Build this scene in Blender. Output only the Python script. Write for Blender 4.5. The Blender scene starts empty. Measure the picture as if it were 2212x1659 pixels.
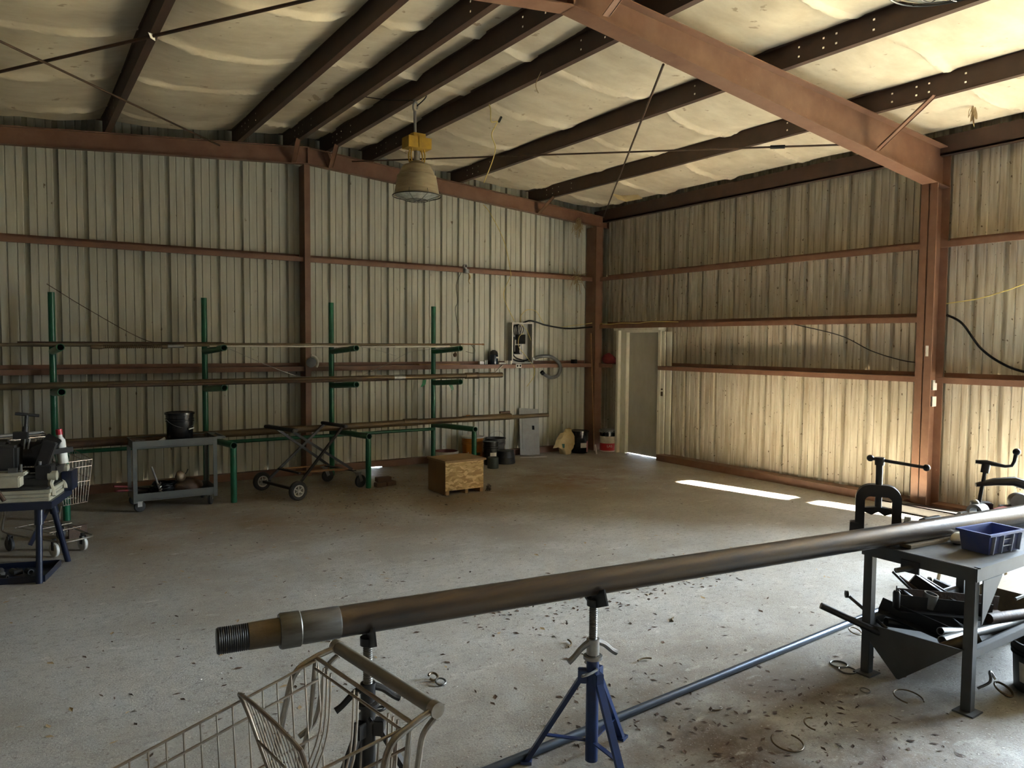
import bpy, bmesh, math, random
from mathutils import Vector, Matrix
random.seed(7)
V = Vector
SC = bpy.context.scene
COL = SC.collection
# ------------------------------------------------------------------ camera
YAW, PITCH, ROLL, FPX = 0.5893, -0.0544, 0.0077, 1618.25
_f = V((math.sin(YAW), math.cos(YAW), 0)); _r = V((math.cos(YAW), -math.sin(YAW), 0)); _u = V((0, 0, 1))
_f2 = _f*math.cos(PITCH) + _u*math.sin(PITCH); _u2 = _u*math.cos(PITCH) - _f*math.sin(PITCH)
_r3 = _r*math.cos(ROLL) + _u2*math.sin(ROLL); _u3 = _u2*math.cos(ROLL) - _r*math.sin(ROLL)
cam = bpy.data.cameras.new('camera'); cam.sensor_width = 36; cam.sensor_fit = 'HORIZONTAL'
cam.lens = FPX/2212*36; cam.clip_start = 0.05
co = bpy.data.objects.new('camera', cam); COL.objects.link(co)
m = Matrix((_r3, _u3, -_f2)).transposed().to_4x4(); m.translation = V((-8.91, -10.5414, 1.8917))
co.matrix_world = m; SC.camera = co
# ------------------------------------------------------------------ sky, sun, exposure
W = bpy.data.worlds.new('sky'); SC.world = W; W.use_nodes = True
bg = W.node_tree.nodes['Background']; bg.inputs[0].default_value = (0.72, 0.86, 1.0, 1); bg.inputs[1].default_value = 9.0
sun = bpy.data.lights.new('sun', 'SUN'); sun.energy = 112; sun.angle = math.radians(0.55); sun.color = (1.0, 0.91, 0.73)
so = bpy.data.objects.new('sun', sun); COL.objects.link(so)
SUND = V((-0.195, 1.0, -0.41)).normalized()
so.rotation_euler = SUND.to_track_quat('-Z', 'Y').to_euler(); so.location = (2, -30, 14)
# daylight sampling guides at the openings (portals give no light of their own)
def portal(loc, sx, sy, tgt):
    l = bpy.data.lights.new('door_portal', 'AREA'); l.shape = 'RECTANGLE'; l.size = sx; l.size_y = sy
    l.cycles.is_portal = True
    o = bpy.data.objects.new('door_portal', l); COL.objects.link(o); o.location = loc
    o.rotation_euler = V(tgt).to_track_quat('-Z', 'Z').to_euler()
portal((0.1, -9.1, 1.7), 2.7, 3.5, (-1, 0, 0))
SC.view_settings.view_transform = 'Standard'; SC.view_settings.look = 'None'
SC.view_settings.gamma = 1; SC.view_settings.use_curve_mapping = False
SC.view_settings.exposure = 3.12
SC.cycles.max_bounces = 10; SC.cycles.diffuse_bounces = 7; SC.cycles.glossy_bounces = 4
SC.cycles.caustics_reflective = False; SC.cycles.caustics_refractive = False
SC.cycles.sample_clamp_indirect = 6
# ------------------------------------------------------------------ materials
MATS = {}
def mat(name, c, rough=0.6, metal=0.0, c2=None, scale=6.0, amt=0.5, stretch=(1, 1, 1), bump=0.0, bscale=60.0,
        spots=None, spot_c=(0.05, 0.035, 0.02), spec=0.5, detail=6):
    if name in MATS: return MATS[name]
    mt = bpy.data.materials.new(name); mt.use_nodes = True
    nt = mt.node_tree; N = nt.nodes; L = nt.links; b = N['Principled BSDF']
    b.inputs['Base Color'].default_value = (*c, 1); b.inputs['Roughness'].default_value = rough
    b.inputs['Metallic'].default_value = metal; b.inputs['Specular IOR Level'].default_value = spec
    tc = N.new('ShaderNodeTexCoord'); out = None
    if c2:
        mp = N.new('ShaderNodeMapping'); mp.inputs['Scale'].default_value = stretch; L.new(tc.outputs['Object'], mp.inputs[0])
        n = N.new('ShaderNodeTexNoise'); n.inputs['Scale'].default_value = scale; n.inputs['Detail'].default_value = detail
        n.inputs['Roughness'].default_value = 0.62
        L.new(mp.outputs[0], n.inputs['Vector'])
        r = N.new('ShaderNodeValToRGB'); r.color_ramp.elements[0].position = 0.5-0.22*(1-amt)-0.08; r.color_ramp.elements[1].position = 0.62+0.2*(1-amt)
        L.new(n.outputs['Fac'], r.inputs[0])
        mx = N.new('ShaderNodeMix'); mx.data_type = 'RGBA'
        mx.inputs[6].default_value = (*c, 1); mx.inputs[7].default_value = (*c2, 1); L.new(r.outputs['Color'], mx.inputs[0])
        out = mx.outputs[2]
    if spots:
        sc, th, st = spots
        mp2 = N.new('ShaderNodeMapping'); mp2.inputs['Scale'].default_value = st; L.new(tc.outputs['Object'], mp2.inputs[0])
        v = N.new('ShaderNodeTexNoise'); v.inputs['Scale'].default_value = sc; v.inputs['Detail'].default_value = 3; L.new(mp2.outputs[0], v.inputs['Vector'])
        r2 = N.new('ShaderNodeValToRGB'); r2.color_ramp.elements[0].position = th; r2.color_ramp.elements[1].position = th+0.05
        L.new(v.outputs['Fac'], r2.inputs[0])
        mx2 = N.new('ShaderNodeMix'); mx2.data_type = 'RGBA'; L.new(r2.outputs['Color'], mx2.inputs[0])
        if out: L.new(out, mx2.inputs[6])
        else: mx2.inputs[6].default_value = (*c, 1)
        mx2.inputs[7].default_value = (*spot_c, 1); out = mx2.outputs[2]
    if out: L.new(out, b.inputs['Base Color'])
    if bump:
        nb = N.new('ShaderNodeTexNoise'); nb.inputs['Scale'].default_value = bscale; nb.inputs['Detail'].default_value = 5
        L.new(tc.outputs['Object'], nb.inputs['Vector'])
        bp = N.new('ShaderNodeBump'); bp.inputs['Strength'].default_value = bump; bp.inputs['Distance'].default_value = 0.02
        L.new(nb.outputs['Fac'], bp.inputs['Height']); L.new(bp.outputs[0], b.inputs['Normal'])
    MATS[name] = mt; return mt
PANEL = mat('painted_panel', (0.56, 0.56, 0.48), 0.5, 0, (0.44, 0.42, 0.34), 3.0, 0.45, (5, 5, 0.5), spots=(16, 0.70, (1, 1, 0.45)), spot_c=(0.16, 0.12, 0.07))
PANELD = mat('dark_low_bounce_panel', (0.10, 0.085, 0.065), 0.7)  # unseen left and front walls, coloured dark to cut bounced light
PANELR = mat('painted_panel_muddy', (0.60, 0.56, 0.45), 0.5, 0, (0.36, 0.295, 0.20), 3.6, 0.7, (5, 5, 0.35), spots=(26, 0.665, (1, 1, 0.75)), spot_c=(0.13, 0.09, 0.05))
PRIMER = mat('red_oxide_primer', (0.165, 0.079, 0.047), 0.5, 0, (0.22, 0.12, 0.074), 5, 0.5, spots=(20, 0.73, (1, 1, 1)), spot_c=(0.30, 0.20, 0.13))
PRIMERD = mat('purlin_primer_shaded', (0.058, 0.032, 0.022), 0.5, 0, (0.085, 0.046, 0.030), 5, 0.5)  # same primer darkened, shade of the purlins put into the colour
INSUL = mat('insulation_facing', (0.70, 0.62, 0.465), 0.65, 0, (0.55, 0.465, 0.325), 2.2, 0.6, (1, 2.0, 1), bump=0.35, bscale=6, spots=(8, 0.67, (1, 1, 1)), spot_c=(0.40, 0.31, 0.20))
GREEN = mat('green_paint', (0.012, 0.15, 0.070), 0.33, 0, (0.008, 0.10, 0.048), 8, 0.4, spots=(30, 0.72, (1, 1, 1)), spot_c=(0.10, 0.10, 0.07))
RUSTP = mat('oily_rust_pipe', (0.085, 0.062, 0.038), 0.42, 0.35, (0.18, 0.125, 0.06), 7, 0.5, (0.5, 3, 3), bump=0.1)
RUSTD = mat('dark_rust', (0.05, 0.034, 0.022), 0.6, 0.2, (0.10, 0.05, 0.025), 9, 0.5, bump=0.15)
BIGP = mat('mill_scale_pipe', (0.06, 0.062, 0.07), 0.28, 0.65, (0.17, 0.115, 0.06), 3.2, 0.36, (0.35, 4, 4), bump=0.05)
COUPL = mat('machined_steel', (0.20, 0.195, 0.18), 0.42, 0.75, (0.13, 0.12, 0.10), 20, 0.5, (0.3, 3, 3))
DSTEEL = mat('dark_steel', (0.024, 0.024, 0.025), 0.42, 0.4, (0.045, 0.04, 0.034), 9, 0.5)
BLACKM = mat('black_metal', (0.011, 0.011, 0.012), 0.4, 0.1, (0.022, 0.019, 0.017), 12, 0.5)
BLACKP = mat('black_plastic', (0.007, 0.008, 0.009), 0.22, 0, (0.013, 0.0125, 0.012), 10, 0.4)
DUSTB = mat('dusty_black', (0.016, 0.016, 0.015), 0.5, 0, (0.035, 0.031, 0.025), 8, 0.5)
RUBBER = mat('rubber', (0.018, 0.018, 0.018), 0.65, 0, (0.035, 0.032, 0.027), 12, 0.5)
WHEELG = mat('grey_wheel_plastic', (0.66, 0.66, 0.61), 0.5, 0, (0.38, 0.36, 0.31), 14, 0.5)
GALV = mat('galvanized', (0.36, 0.36, 0.35), 0.42, 0.8, (0.24, 0.23, 0.21), 12, 0.5)
CHROME = mat('worn_chrome', (0.42, 0.40, 0.36), 0.3, 0.9, (0.24, 0.19, 0.14), 14, 0.5)
WIREM = mat('cart_wire', (0.34, 0.31, 0.26), 0.38, 0.75, (0.20, 0.135, 0.09), 11, 0.5)
GREYP = mat('grey_paint', (0.13, 0.145, 0.14), 0.45, 0, (0.10, 0.105, 0.098), 6, 0.5, spots=(25, 0.73, (1, 1, 1)), spot_c=(0.05, 0.04, 0.03))
BENCHG = mat('bench_grey_steel', (0.062, 0.068, 0.072), 0.6, 0.0, (0.045, 0.045, 0.043), 6, 0.5)
DUSTTOP = mat('dusty_bench_top', (0.05, 0.05, 0.047), 0.7, 0.0, (0.13, 0.12, 0.105), 5, 0.5, (1, 2, 1))
NAVY = mat('navy_paint', (0.007, 0.011, 0.030), 0.28, 0, (0.012, 0.015, 0.025), 10, 0.4)
BLUEP = mat('jack_blue_paint', (0.015, 0.045, 0.17), 0.38, 0, (0.02, 0.03, 0.075), 7, 0.5)
BLUEB = mat('blue_bin_plastic', (0.045, 0.075, 0.32), 0.45, 0, (0.11, 0.125, 0.19), 5, 0.5)
BIEGE = mat('machine_beige', (0.42, 0.39, 0.29), 0.45, 0, (0.31, 0.28, 0.20), 9, 0.5)
WHITEP = mat('white_plastic', (0.72, 0.70, 0.64), 0.45, 0, (0.55, 0.52, 0.45), 12, 0.4)
LABELW = mat('paper_label', (0.70, 0.67, 0.60), 0.7, 0, (0.52, 0.48, 0.40), 30, 0.4)
REDP = mat('red_plastic', (0.42, 0.02, 0.03), 0.4)
REDD = mat('dull_red', (0.20, 0.014, 0.018), 0.55, 0, (0.12, 0.014, 0.014), 9, 0.5)
TANP = mat('tan_weathered_pipe', (0.21, 0.165, 0.10), 0.42, 0.25, (0.12, 0.09, 0.05), 7, 0.5, (0.5, 3, 3))
ORANGE = mat('orange_plastic', (0.55, 0.19, 0.02), 0.4, 0, (0.38, 0.14, 0.02), 8, 0.4)
MAROON = mat('maroon_plastic', (0.16, 0.025, 0.02), 0.5, 0, (0.10, 0.02, 0.018), 9, 0.4)
YELLOWP = mat('ballast_yellow', (0.50, 0.30, 0.02), 0.45, 0, (0.32, 0.19, 0.03), 9, 0.5)
YWIRE = mat('yellow_cable', (0.62, 0.50, 0.16), 0.5)
REFLB = mat('lamp_dusty_tan', (0.40, 0.33, 0.21), 0.5, 0.1, (0.27, 0.215, 0.13), 5, 0.5, (1, 1, 6))
DOORW = mat('door_frame_paint', (0.80, 0.78, 0.68), 0.45, 0, (0.66, 0.62, 0.50), 5, 0.4, (3, 3, 1), spots=(12, 0.72, (1, 1, 1)), spot_c=(0.26, 0.20, 0.12))
DOORG = mat('door_dusty_grey', (0.52, 0.50, 0.43), 0.55, 0, (0.42, 0.395, 0.32), 2.6, 0.5, (2, 2, 1))
KRAFT = mat('kraft_paper', (0.50, 0.37, 0.17), 0.75, 0, (0.62, 0.49, 0.26), 8, 0.5, bump=0.3, bscale=14)
WOODB = mat('brown_wood', (0.24, 0.115, 0.045), 0.6, 0, (0.33, 0.17, 0.07), 6, 0.5, (0.6, 6, 6))
TIMBER = mat('weathered_timber', (0.20, 0.155, 0.095), 0.7, 0, (0.34, 0.24, 0.12), 5, 0.5, (1, 6, 6))
PLYD = mat('plywood_side', (0.20, 0.115, 0.05), 0.65, 0, (0.26, 0.155, 0.07), 4, 0.5, (1, 1, 0.4))
PLYT = mat('plywood_lid', (0.36, 0.24, 0.12), 0.65, 0, (0.27, 0.165, 0.08), 4, 0.5, (4, 1, 1))
BRICK = mat('brick', (0.14, 0.085, 0.055), 0.8, 0, (0.10, 0.07, 0.05), 10, 0.5, bump=0.3)
STOOLT = mat('stool_tan_tube', (0.42, 0.32, 0.19), 0.4, 0.1, (0.33, 0.25, 0.15), 8, 0.5)
STRAW = mat('straw', (0.30, 0.21, 0.10), 0.8, 0, (0.42, 0.31, 0.16), 25, 0.5)
CONDUIT = mat('grey_conduit', (0.09, 0.09, 0.088), 0.5)
PANELBOX = mat('panel_grey', (0.34, 0.34, 0.31), 0.5, 0, (0.27, 0.26, 0.23), 8, 0.4)
def osb_mat():
    mt = bpy.data.materials.new('osb'); mt.use_nodes = True; nt = mt.node_tree; N = nt.nodes; L = nt.links; b = N['Principled BSDF']
    tc = N.new('ShaderNodeTexCoord'); nz = N.new('ShaderNodeTexNoise'); nz.inputs['Scale'].default_value = 9
    L.new(tc.outputs['Object'], nz.inputs['Vector'])
    mx = N.new('ShaderNodeMix'); mx.data_type = 'VECTOR'; mx.inputs[0].default_value = 0.09
    L.new(tc.outputs['Object'], mx.inputs[4]); L.new(nz.outputs['Color'], mx.inputs[5])
    mp = N.new('ShaderNodeMapping'); mp.inputs['Scale'].default_value = (17, 17, 52); L.new(mx.outputs[1], mp.inputs[0])
    v = N.new('ShaderNodeTexVoronoi'); v.inputs['Scale'].default_value = 1.0; L.new(mp.outputs[0], v.inputs['Vector'])
    r = N.new('ShaderNodeValToRGB'); e = r.color_ramp.elements
    e[0].position = 0.1; e[0].color = (0.42, 0.27, 0.11, 1); e[1].position = 0.9; e[1].color = (0.80, 0.63, 0.34, 1)
    x = e.new(0.5); x.color = (0.60, 0.43, 0.20, 1)
    sp = N.new('ShaderNodeSeparateColor'); L.new(v.outputs['Color'], sp.inputs[0]); L.new(sp.outputs[0], r.inputs[0])
    L.new(r.outputs[0], b.inputs['Base Color']); b.inputs['Roughness'].default_value = 0.6
    return mt
OSB = osb_mat()
def floor_mat():
    mt = bpy.data.materials.new('dusty_concrete'); mt.use_nodes = True; nt = mt.node_tree; N = nt.nodes; L = nt.links; b = N['Principled BSDF']
    tc = N.new('ShaderNodeTexCoord')
    def noise(s, d=6, st=(1, 1, 1), ro=0.6):
        mp = N.new('ShaderNodeMapping'); mp.inputs['Scale'].default_value = st; L.new(tc.outputs['Object'], mp.inputs[0])
        n = N.new('ShaderNodeTexNoise'); n.inputs['Scale'].default_value = s; n.inputs['Detail'].default_value = d; n.inputs['Roughness'].default_value = ro
        L.new(mp.outputs[0], n.inputs['Vector']); return n.outputs['Fac']
    def ramp(i, a, bb):
        r = N.new('ShaderNodeMapRange'); r.inputs[1].default_value = a; r.inputs[2].default_value = bb; L.new(i, r.inputs[0]); return r.outputs[0]
    def mix(f, a, c):
        x = N.new('ShaderNodeMix'); x.data_type = 'RGBA'; L.new(f, x.inputs[0])
        if isinstance(a, tuple): x.inputs[6].default_value = (*a, 1)
        else: L.new(a, x.inputs[6])
        x.inputs[7].default_value = (*c, 1); return x.outputs[2]
    def math_(op, a, b2):
        x = N.new('ShaderNodeMath'); x.operation = op; x.use_clamp = True
        for i, q in enumerate((a, b2)):
            if isinstance(q, float): x.inputs[i].default_value = q
            else: L.new(q, x.inputs[i])
        return x.outputs[0]
    base = mix(ramp(noise(1.1), 0.35, 0.7), (0.50, 0.50, 0.47), (0.35, 0.34, 0.305))
    # dirt blown in along the back, edges broken by noise
    sx = N.new('ShaderNodeSeparateXYZ'); L.new(tc.outputs['Object'], sx.inputs[0])
    yy = math_('ADD', ramp(sx.outputs[1], -4.6, -1.2), ramp(noise(0.9, 5), 1.25, -0.15))
    dirt = ramp(math_('MULTIPLY', yy, ramp(noise(0.9, 5), 0.2, 0.8)), 0.15, 0.75)
    c = mix(dirt, base, (0.245, 0.18, 0.108))
    # brown ground with the bench's shadow painted into it
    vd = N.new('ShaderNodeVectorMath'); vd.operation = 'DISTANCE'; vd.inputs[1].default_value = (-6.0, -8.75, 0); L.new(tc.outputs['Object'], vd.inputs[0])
    bench_shade = math_('MULTIPLY', ramp(vd.outputs['Value'], 2.2, 0.4), ramp(noise(2.2, 6), 0.34, 0.6))
    c = mix(bench_shade, c, (0.125, 0.082, 0.052))
    vr = N.new('ShaderNodeVectorMath'); vr.operation = 'DISTANCE'; vr.inputs[1].default_value = (-2.35, -2.35, 0); L.new(tc.outputs['Object'], vr.inputs[0])
    rust = math_('MULTIPLY', ramp(vr.outputs['Value'], 0.9, 0.0), ramp(noise(5, 5), 0.42, 0.65))
    c = mix(rust, c, (0.20, 0.07, 0.03))
    c = mix(ramp(noise(26, 4), 0.60, 0.74), c, (0.12, 0.09, 0.06))
    c = mix(ramp(noise(3.4, 6, (1, 2.2, 1), 0.7), 0.60, 0.72), c, (0.60, 0.585, 0.54))
    c = mix(ramp(noise(2.6, 6, (2.0, 0.8, 1), 0.7), 0.62, 0.78), c, (0.25, 0.235, 0.22))
    c = mix(ramp(noise(13, 7, (1, 1.4, 1), 0.78), 0.5, 0.72), c, (0.25, 0.235, 0.205))
    c = mix(ramp(noise(0.55, 4), 0.55, 0.7), c, (0.31, 0.285, 0.24))
    c = mix(ramp(noise(90, 3), 0.56, 0.72), c, (0.20, 0.175, 0.14))
    c = mix(ramp(noise(70, 3, (1.3, 1, 1)), 0.62, 0.74), c, (0.66, 0.65, 0.61))
    L.new(c, b.inputs['Base Color']); b.inputs['Roughness'].default_value = 0.62; b.inputs['Specular IOR Level'].default_value = 0.35
    bp = N.new('ShaderNodeBump'); bp.inputs['Strength'].default_value = 0.55; bp.inputs['Distance'].default_value = 0.01
    L.new(noise(75, 5, (1, 1, 1), 0.75), bp.inputs['Height']); L.new(bp.outputs[0], b.inputs['Normal'])
    return mt
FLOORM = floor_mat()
GROUND = mat('sunlit_ground', (0.41, 0.355, 0.24), 0.9, 0, (0.33, 0.285, 0.185), 0.8, 0.5)
# ------------------------------------------------------------------ mesh builder
class MB:
    def __init__(s): s.bm = bmesh.new()
    def box(s, c, d, R=None):
        q = bmesh.ops.create_cube(s.bm, size=1)['verts']
        for v in q:
            p = V((v.co.x*d[0], v.co.y*d[1], v.co.z*d[2]))
            v.co = V(c) + (R @ p if R else p)
        return s
    def bx(s, a, b):
        return s.box([(a[i]+b[i])/2 for i in range(3)], [abs(b[i]-a[i]) for i in range(3)])
    def bar(s, a, b, w, h, up=(0, 0, 1)):
        a, b = V(a), V(b); x = (b-a).normalized(); y = V(up).cross(x)
        if y.length < 1e-4: y = V((0, 1, 0)).cross(x)
        y.normalize(); z = x.cross(y)
        return s.box((a+b)/2, ((b-a).length, w, h), Matrix((x, y, z)).transposed())
    def frames(s, pts, closed=False):
        n = len(pts); T = []
        for i in range(n):
            if closed: t = pts[(i+1) % n]-pts[i-1]
            else: t = pts[min(i+1, n-1)]-pts[max(i-1, 0)]
            T.append(t.normalized() if t.length > 1e-9 else V((0, 0, 1)))
        u = V((0, 0, 1)) if abs(T[0].z) < 0.9 else V((1, 0, 0))
        u = (u - T[0]*u.dot(T[0])).normalized(); F = []
        for t in T:
            u = u - t*u.dot(t)
            u = u.normalized() if u.length > 1e-6 else t.orthogonal().normalized()
            F.append((u, t.cross(u)))
        return F
    def tube(s, pts, r, n=8, smooth=0, closed=False, caps=True):
        pts = [V(p) for p in pts]
        n0 = len(pts)
        if smooth: pts = spline(pts, smooth, closed)
        rr = r if isinstance(r, (list, tuple)) else [r]*len(pts)
        if smooth and isinstance(r, (list, tuple)):
            rr = []
            for i in range(len(pts)):
                q = i/smooth; k = min(int(q), n0-1); rr.append(r[k] + (r[min(k+1, n0-1)]-r[k])*(q-k))
        F = s.frames(pts, closed); rings = []
        for p, (u, v), q in zip(pts, F, rr):
            rings.append([s.bm.verts.new(p + (u*math.cos(2*math.pi*k/n) + v*math.sin(2*math.pi*k/n))*q) for k in range(n)])
        m = len(rings)
        for i in range(m if closed else m-1):
            a, b = rings[i], rings[(i+1) % m]
            for k in range(n): s.bm.faces.new((a[k], a[(k+1) % n], b[(k+1) % n], b[k]))
        if caps and not closed:
            s.bm.faces.new(rings[0][::-1]); s.bm.faces.new(rings[-1])
        return s
    def cyl(s, a, b, r, n=20, r2=None, caps=True):
        return s.tube([a, b], [r, r if r2 is None else r2], n, caps=caps)
    def hollow(s, a, b, r, ri, n=20):
        a, b = V(a), V(b); t = (b-a).normalized(); u = t.orthogonal().normalized(); v = t.cross(u); Q = []
        for p, q in ((a, ri), (a, r), (b, r), (b, ri)):
            Q.append([s.bm.verts.new(p + (u*math.cos(2*math.pi*k/n) + v*math.sin(2*math.pi*k/n))*q) for k in range(n)])
        for i in range(4):
            A, B = Q[i], Q[(i+1) % 4]
            for k in range(n): s.bm.faces.new((A[k], A[(k+1) % n], B[(k+1) % n], B[k]))
        return s
    def lathe(s, prof, c=(0, 0, 0), n=28, R=None):
        c = V(c); rings = []
        for r, z in prof:
            if r < 1e-5: rings.append([s.bm.verts.new(c + (R @ V((0, 0, z)) if R else V((0, 0, z))))])
            else:
                ring = []
                for k in range(n):
                    p = V((r*math.cos(2*math.pi*k/n), r*math.sin(2*math.pi*k/n), z)); ring.append(s.bm.verts.new(c + (R @ p if R else p)))
                rings.append(ring)
        for A, B in zip(rings, rings[1:]):
            if len(A) == 1 and len(B) == 1: continue
            for k in range(n):
                k2 = (k+1) % n
                if len(A) == 1: s.bm.faces.new((A[0], B[k2], B[k]))
                elif len(B) == 1: s.bm.faces.new((A[k], A[k2], B[0]))
                else: s.bm.faces.new((A[k], A[k2], B[k2], B[k]))
        return s
    def prism(s, poly, M, d):          # poly in the plane of M's first two axes, pushed d along its third
        A = [s.bm.verts.new(M @ V((x, y, 0))) for x, y in poly]; B = [s.bm.verts.new(M @ V((x, y, d))) for x, y in poly]
        n = len(poly); s.bm.faces.new(A[::-1]); s.bm.faces.new(B)
        for k in range(n): s.bm.faces.new((A[k], A[(k+1) % n], B[(k+1) % n], B[k]))
        return s
    def sph(s, c, r, sc=(1, 1, 1), seg=16):
        q = bmesh.ops.create_uvsphere(s.bm, u_segments=seg, v_segments=seg//2, radius=r)['verts']
        for v in q: v.co = V((v.co.x*sc[0], v.co.y*sc[1], v.co.z*sc[2])) + V(c)
        return s
    def sheet(s, rows, thick=0.0):
        G = [[s.bm.verts.new(p) for p in r] for r in rows]
        for i in range(len(G)-1):
            for j in range(len(G[0])-1): s.bm.faces.new((G[i][j], G[i][j+1], G[i+1][j+1], G[i+1][j]))
        return s
    def noise(s, a, sc=8.0):
        from mathutils import noise as nz
        for v in s.bm.verts: v.co += nz.noise_vector(v.co*sc)*a
        return s
    def clampz(s, z):
        for v in s.bm.verts: v.co.z = max(v.co.z, z)
        return s
    def xf(s, M):
        bmesh.ops.transform(s.bm, matrix=M, verts=s.bm.verts); return s
    def obj(s, name, mt, parent=None, org=None, bevel=0.0, flat=False):
        if bevel:
            es = [e for e in s.bm.edges if len(e.link_faces) == 2 and e.calc_face_angle(0) > 0.7]
            try: bmesh.ops.bevel(s.bm, geom=es, offset=bevel, segments=2, affect='EDGES', clamp_overlap=True)
            except Exception: pass
        bmesh.ops.recalc_face_normals(s.bm, faces=s.bm.faces)
        if org is not None:
            for v in s.bm.verts: v.co -= V(org)
        me = bpy.data.meshes.new(name); s.bm.to_mesh(me); s.bm.free()
        if not flat:
            for p in me.polygons: p.use_smooth = True
            me.set_sharp_from_angle(angle=0.62)
        me.materials.append(mt)
        o = bpy.data.objects.new(name, me); COL.objects.link(o)
        if parent: o.parent = parent
        if org is not None and parent is None: o.location = org
        return o
def spline(pts, sub, closed=False):
    n = len(pts); out = []
    rng = range(n if closed else n-1)
    for i in rng:
        if closed: p0, p1, p2, p3 = pts[i-1], pts[i], pts[(i+1) % n], pts[(i+2) % n]
        else: p0, p1, p2, p3 = pts[max(i-1, 0)], pts[i], pts[i+1], pts[min(i+2, n-1)]
        for k in range(sub):
            t = k/sub
            out.append(0.5*((2*p1) + (p2-p0)*t + (2*p0-5*p1+4*p2-p3)*t*t + (3*p1-p0-3*p2+p3)*t**3))
    if not closed: out.append(pts[-1])
    return out
def tag(o, label, cat, group=None, kind=None):
    o['label'] = label; o['category'] = cat
    if group: o['group'] = group
    if kind: o['kind'] = kind
    return o
def thing(name, label, cat, loc=(0, 0, 0), rz=0.0, group=None):
    o = bpy.data.objects.new(name, None); COL.objects.link(o); o.location = loc; o.rotation_euler = (0, 0, rz)
    o.empty_display_size = 0.1
    return tag(o, label, cat, group)
def struct(o, label=None, cat=None, group=None):
    o['kind'] = 'structure'
    if label: tag(o, label, cat, group)
    return o
def dup(root, loc, rz, label, group=None, mats=None):
    def cp(o, par):
        c = o.copy(); COL.objects.link(c)
        if par: c.parent = par
        if mats and o.data and o.data.materials[0].name in mats:
            c.data = o.data.copy(); c.data.materials[0] = mats[o.data.materials[0].name]
        for ch in [q for q in bpy.data.objects if q.parent == o]: cp(ch, c)
        return c
    r = cp(root, None); r.location = loc; r.rotation_euler = (0, 0, rz); r['label'] = label
    if group: r['group'] = group
    return r
def text(name, body, size, M, mt, parent, ext=0.0006):
    cu = bpy.data.curves.new(name, 'FONT'); cu.body = body; cu.size = size; cu.extrude = ext; cu.align_x = 'CENTER'; cu.align_y = 'CENTER'
    t = bpy.data.objects.new(name, cu); COL.objects.link(t)
    me = bpy.data.meshes.new_from_object(t.evaluated_get(bpy.context.evaluated_depsgraph_get()))
    bpy.data.objects.remove(t); me.transform(M); me.materials.clear(); me.materials.append(mt)
    o = bpy.data.objects.new(name, me); COL.objects.link(o); o.parent = parent
    return o
# ------------------------------------------------------------------ building shell
XL, YF, XR, RX = -10.9, -12.2, 0.0, -5.45
def ztop(x): return 4.56-0.0795*abs(x-RX)      # top of the rafters
PROF = [(-0.037, 0), (-0.026, 0.05), (0.020, 0.05), (0.029, 0), (0.092, 0), (0.097, 0.012), (0.105, 0.012), (0.112, 0), (0.193, 0), (0.198, 0.012), (0.206, 0.012), (0.213, 0)]
def panel(name, mt, P, phase, segs):
    """P(u, depth, z) -> point; segs: (u0, u1, zlo, zhi(u))"""
    mb = MB()
    for u0, u1, zl, zh in segs:
        us = [(u0, None), (u1, None)]; k0 = math.floor((u0-phase)/0.3048)-1
        for k in range(k0, k0+int((u1-u0)/0.3048)+4):
            for du, dp in PROF:
                u = phase+k*0.3048+du
                if u0 < u < u1: us.append((u, dp))
        us.sort(key=lambda q: q[0])
        us = [(u, dp if dp is not None else 0.0) for u, dp in us]
        def brk(u): return sorted(set([u0, u1]))
        pts = []
        for u, dp in us: pts.append((u, dp))
        if (zh(u0)-zh((u0+u1)/2))*(zh((u0+u1)/2)-zh(u1)) < 0: pass
        lo = [mb.bm.verts.new(P(u, dp, zl)) for u, dp in pts]; hi = [mb.bm.verts.new(P(u, dp, zh(u))) for u, dp in pts]
        for i in range(len(pts)-1): mb.bm.faces.new((lo[i], lo[i+1], hi[i+1], hi[i]))
    return struct(mb.obj(name, mt, flat=True))
PH = -8.7213
panel('wall_back', PANEL, lambda u, d, z: V((u, d, z)), PH, [(XL, RX, 0.015, lambda u: ztop(u)+0.32), (RX, 0.03, 0.015, lambda u: ztop(u)+0.32)])
panel('wall_right', PANELR, lambda u, d, z: V((d, -u, z)), 0.3453, [(-0.02, 0.70, 0.015, lambda u: 4.46), (0.70, 1.70, 2.15, lambda u: 4.46), (1.70, 7.75, 0.015, lambda u: 4.46), (7.75, 10.45, 3.45, lambda u: 4.46), (10.45, 12.2, 0.0, lambda u: 4.46)])
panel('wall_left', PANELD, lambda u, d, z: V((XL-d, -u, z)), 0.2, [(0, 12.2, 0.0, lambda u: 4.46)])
# end wall behind the camera; outside the corner an added wing wall with slit and crossbar shapes the sun
CX0, CX1 = 0.40, 0.66
panel('wall_front_and_added_wing', PANELD, lambda u, d, z: V((u, YF-d, z)), 0.1, [(XL, RX, 0.0, lambda u: ztop(u)+0.32), (RX, 0.0, 0.0, lambda u: ztop(u)+0.32), (0.0, CX0, 0.0, lambda u: 6.5), (CX0, CX1, 3.62, lambda u: 6.5), (CX0, CX1, 2.885, lambda u: 3.045), (CX1, 4.5, 0.0, lambda u: 6.5)])
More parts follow.
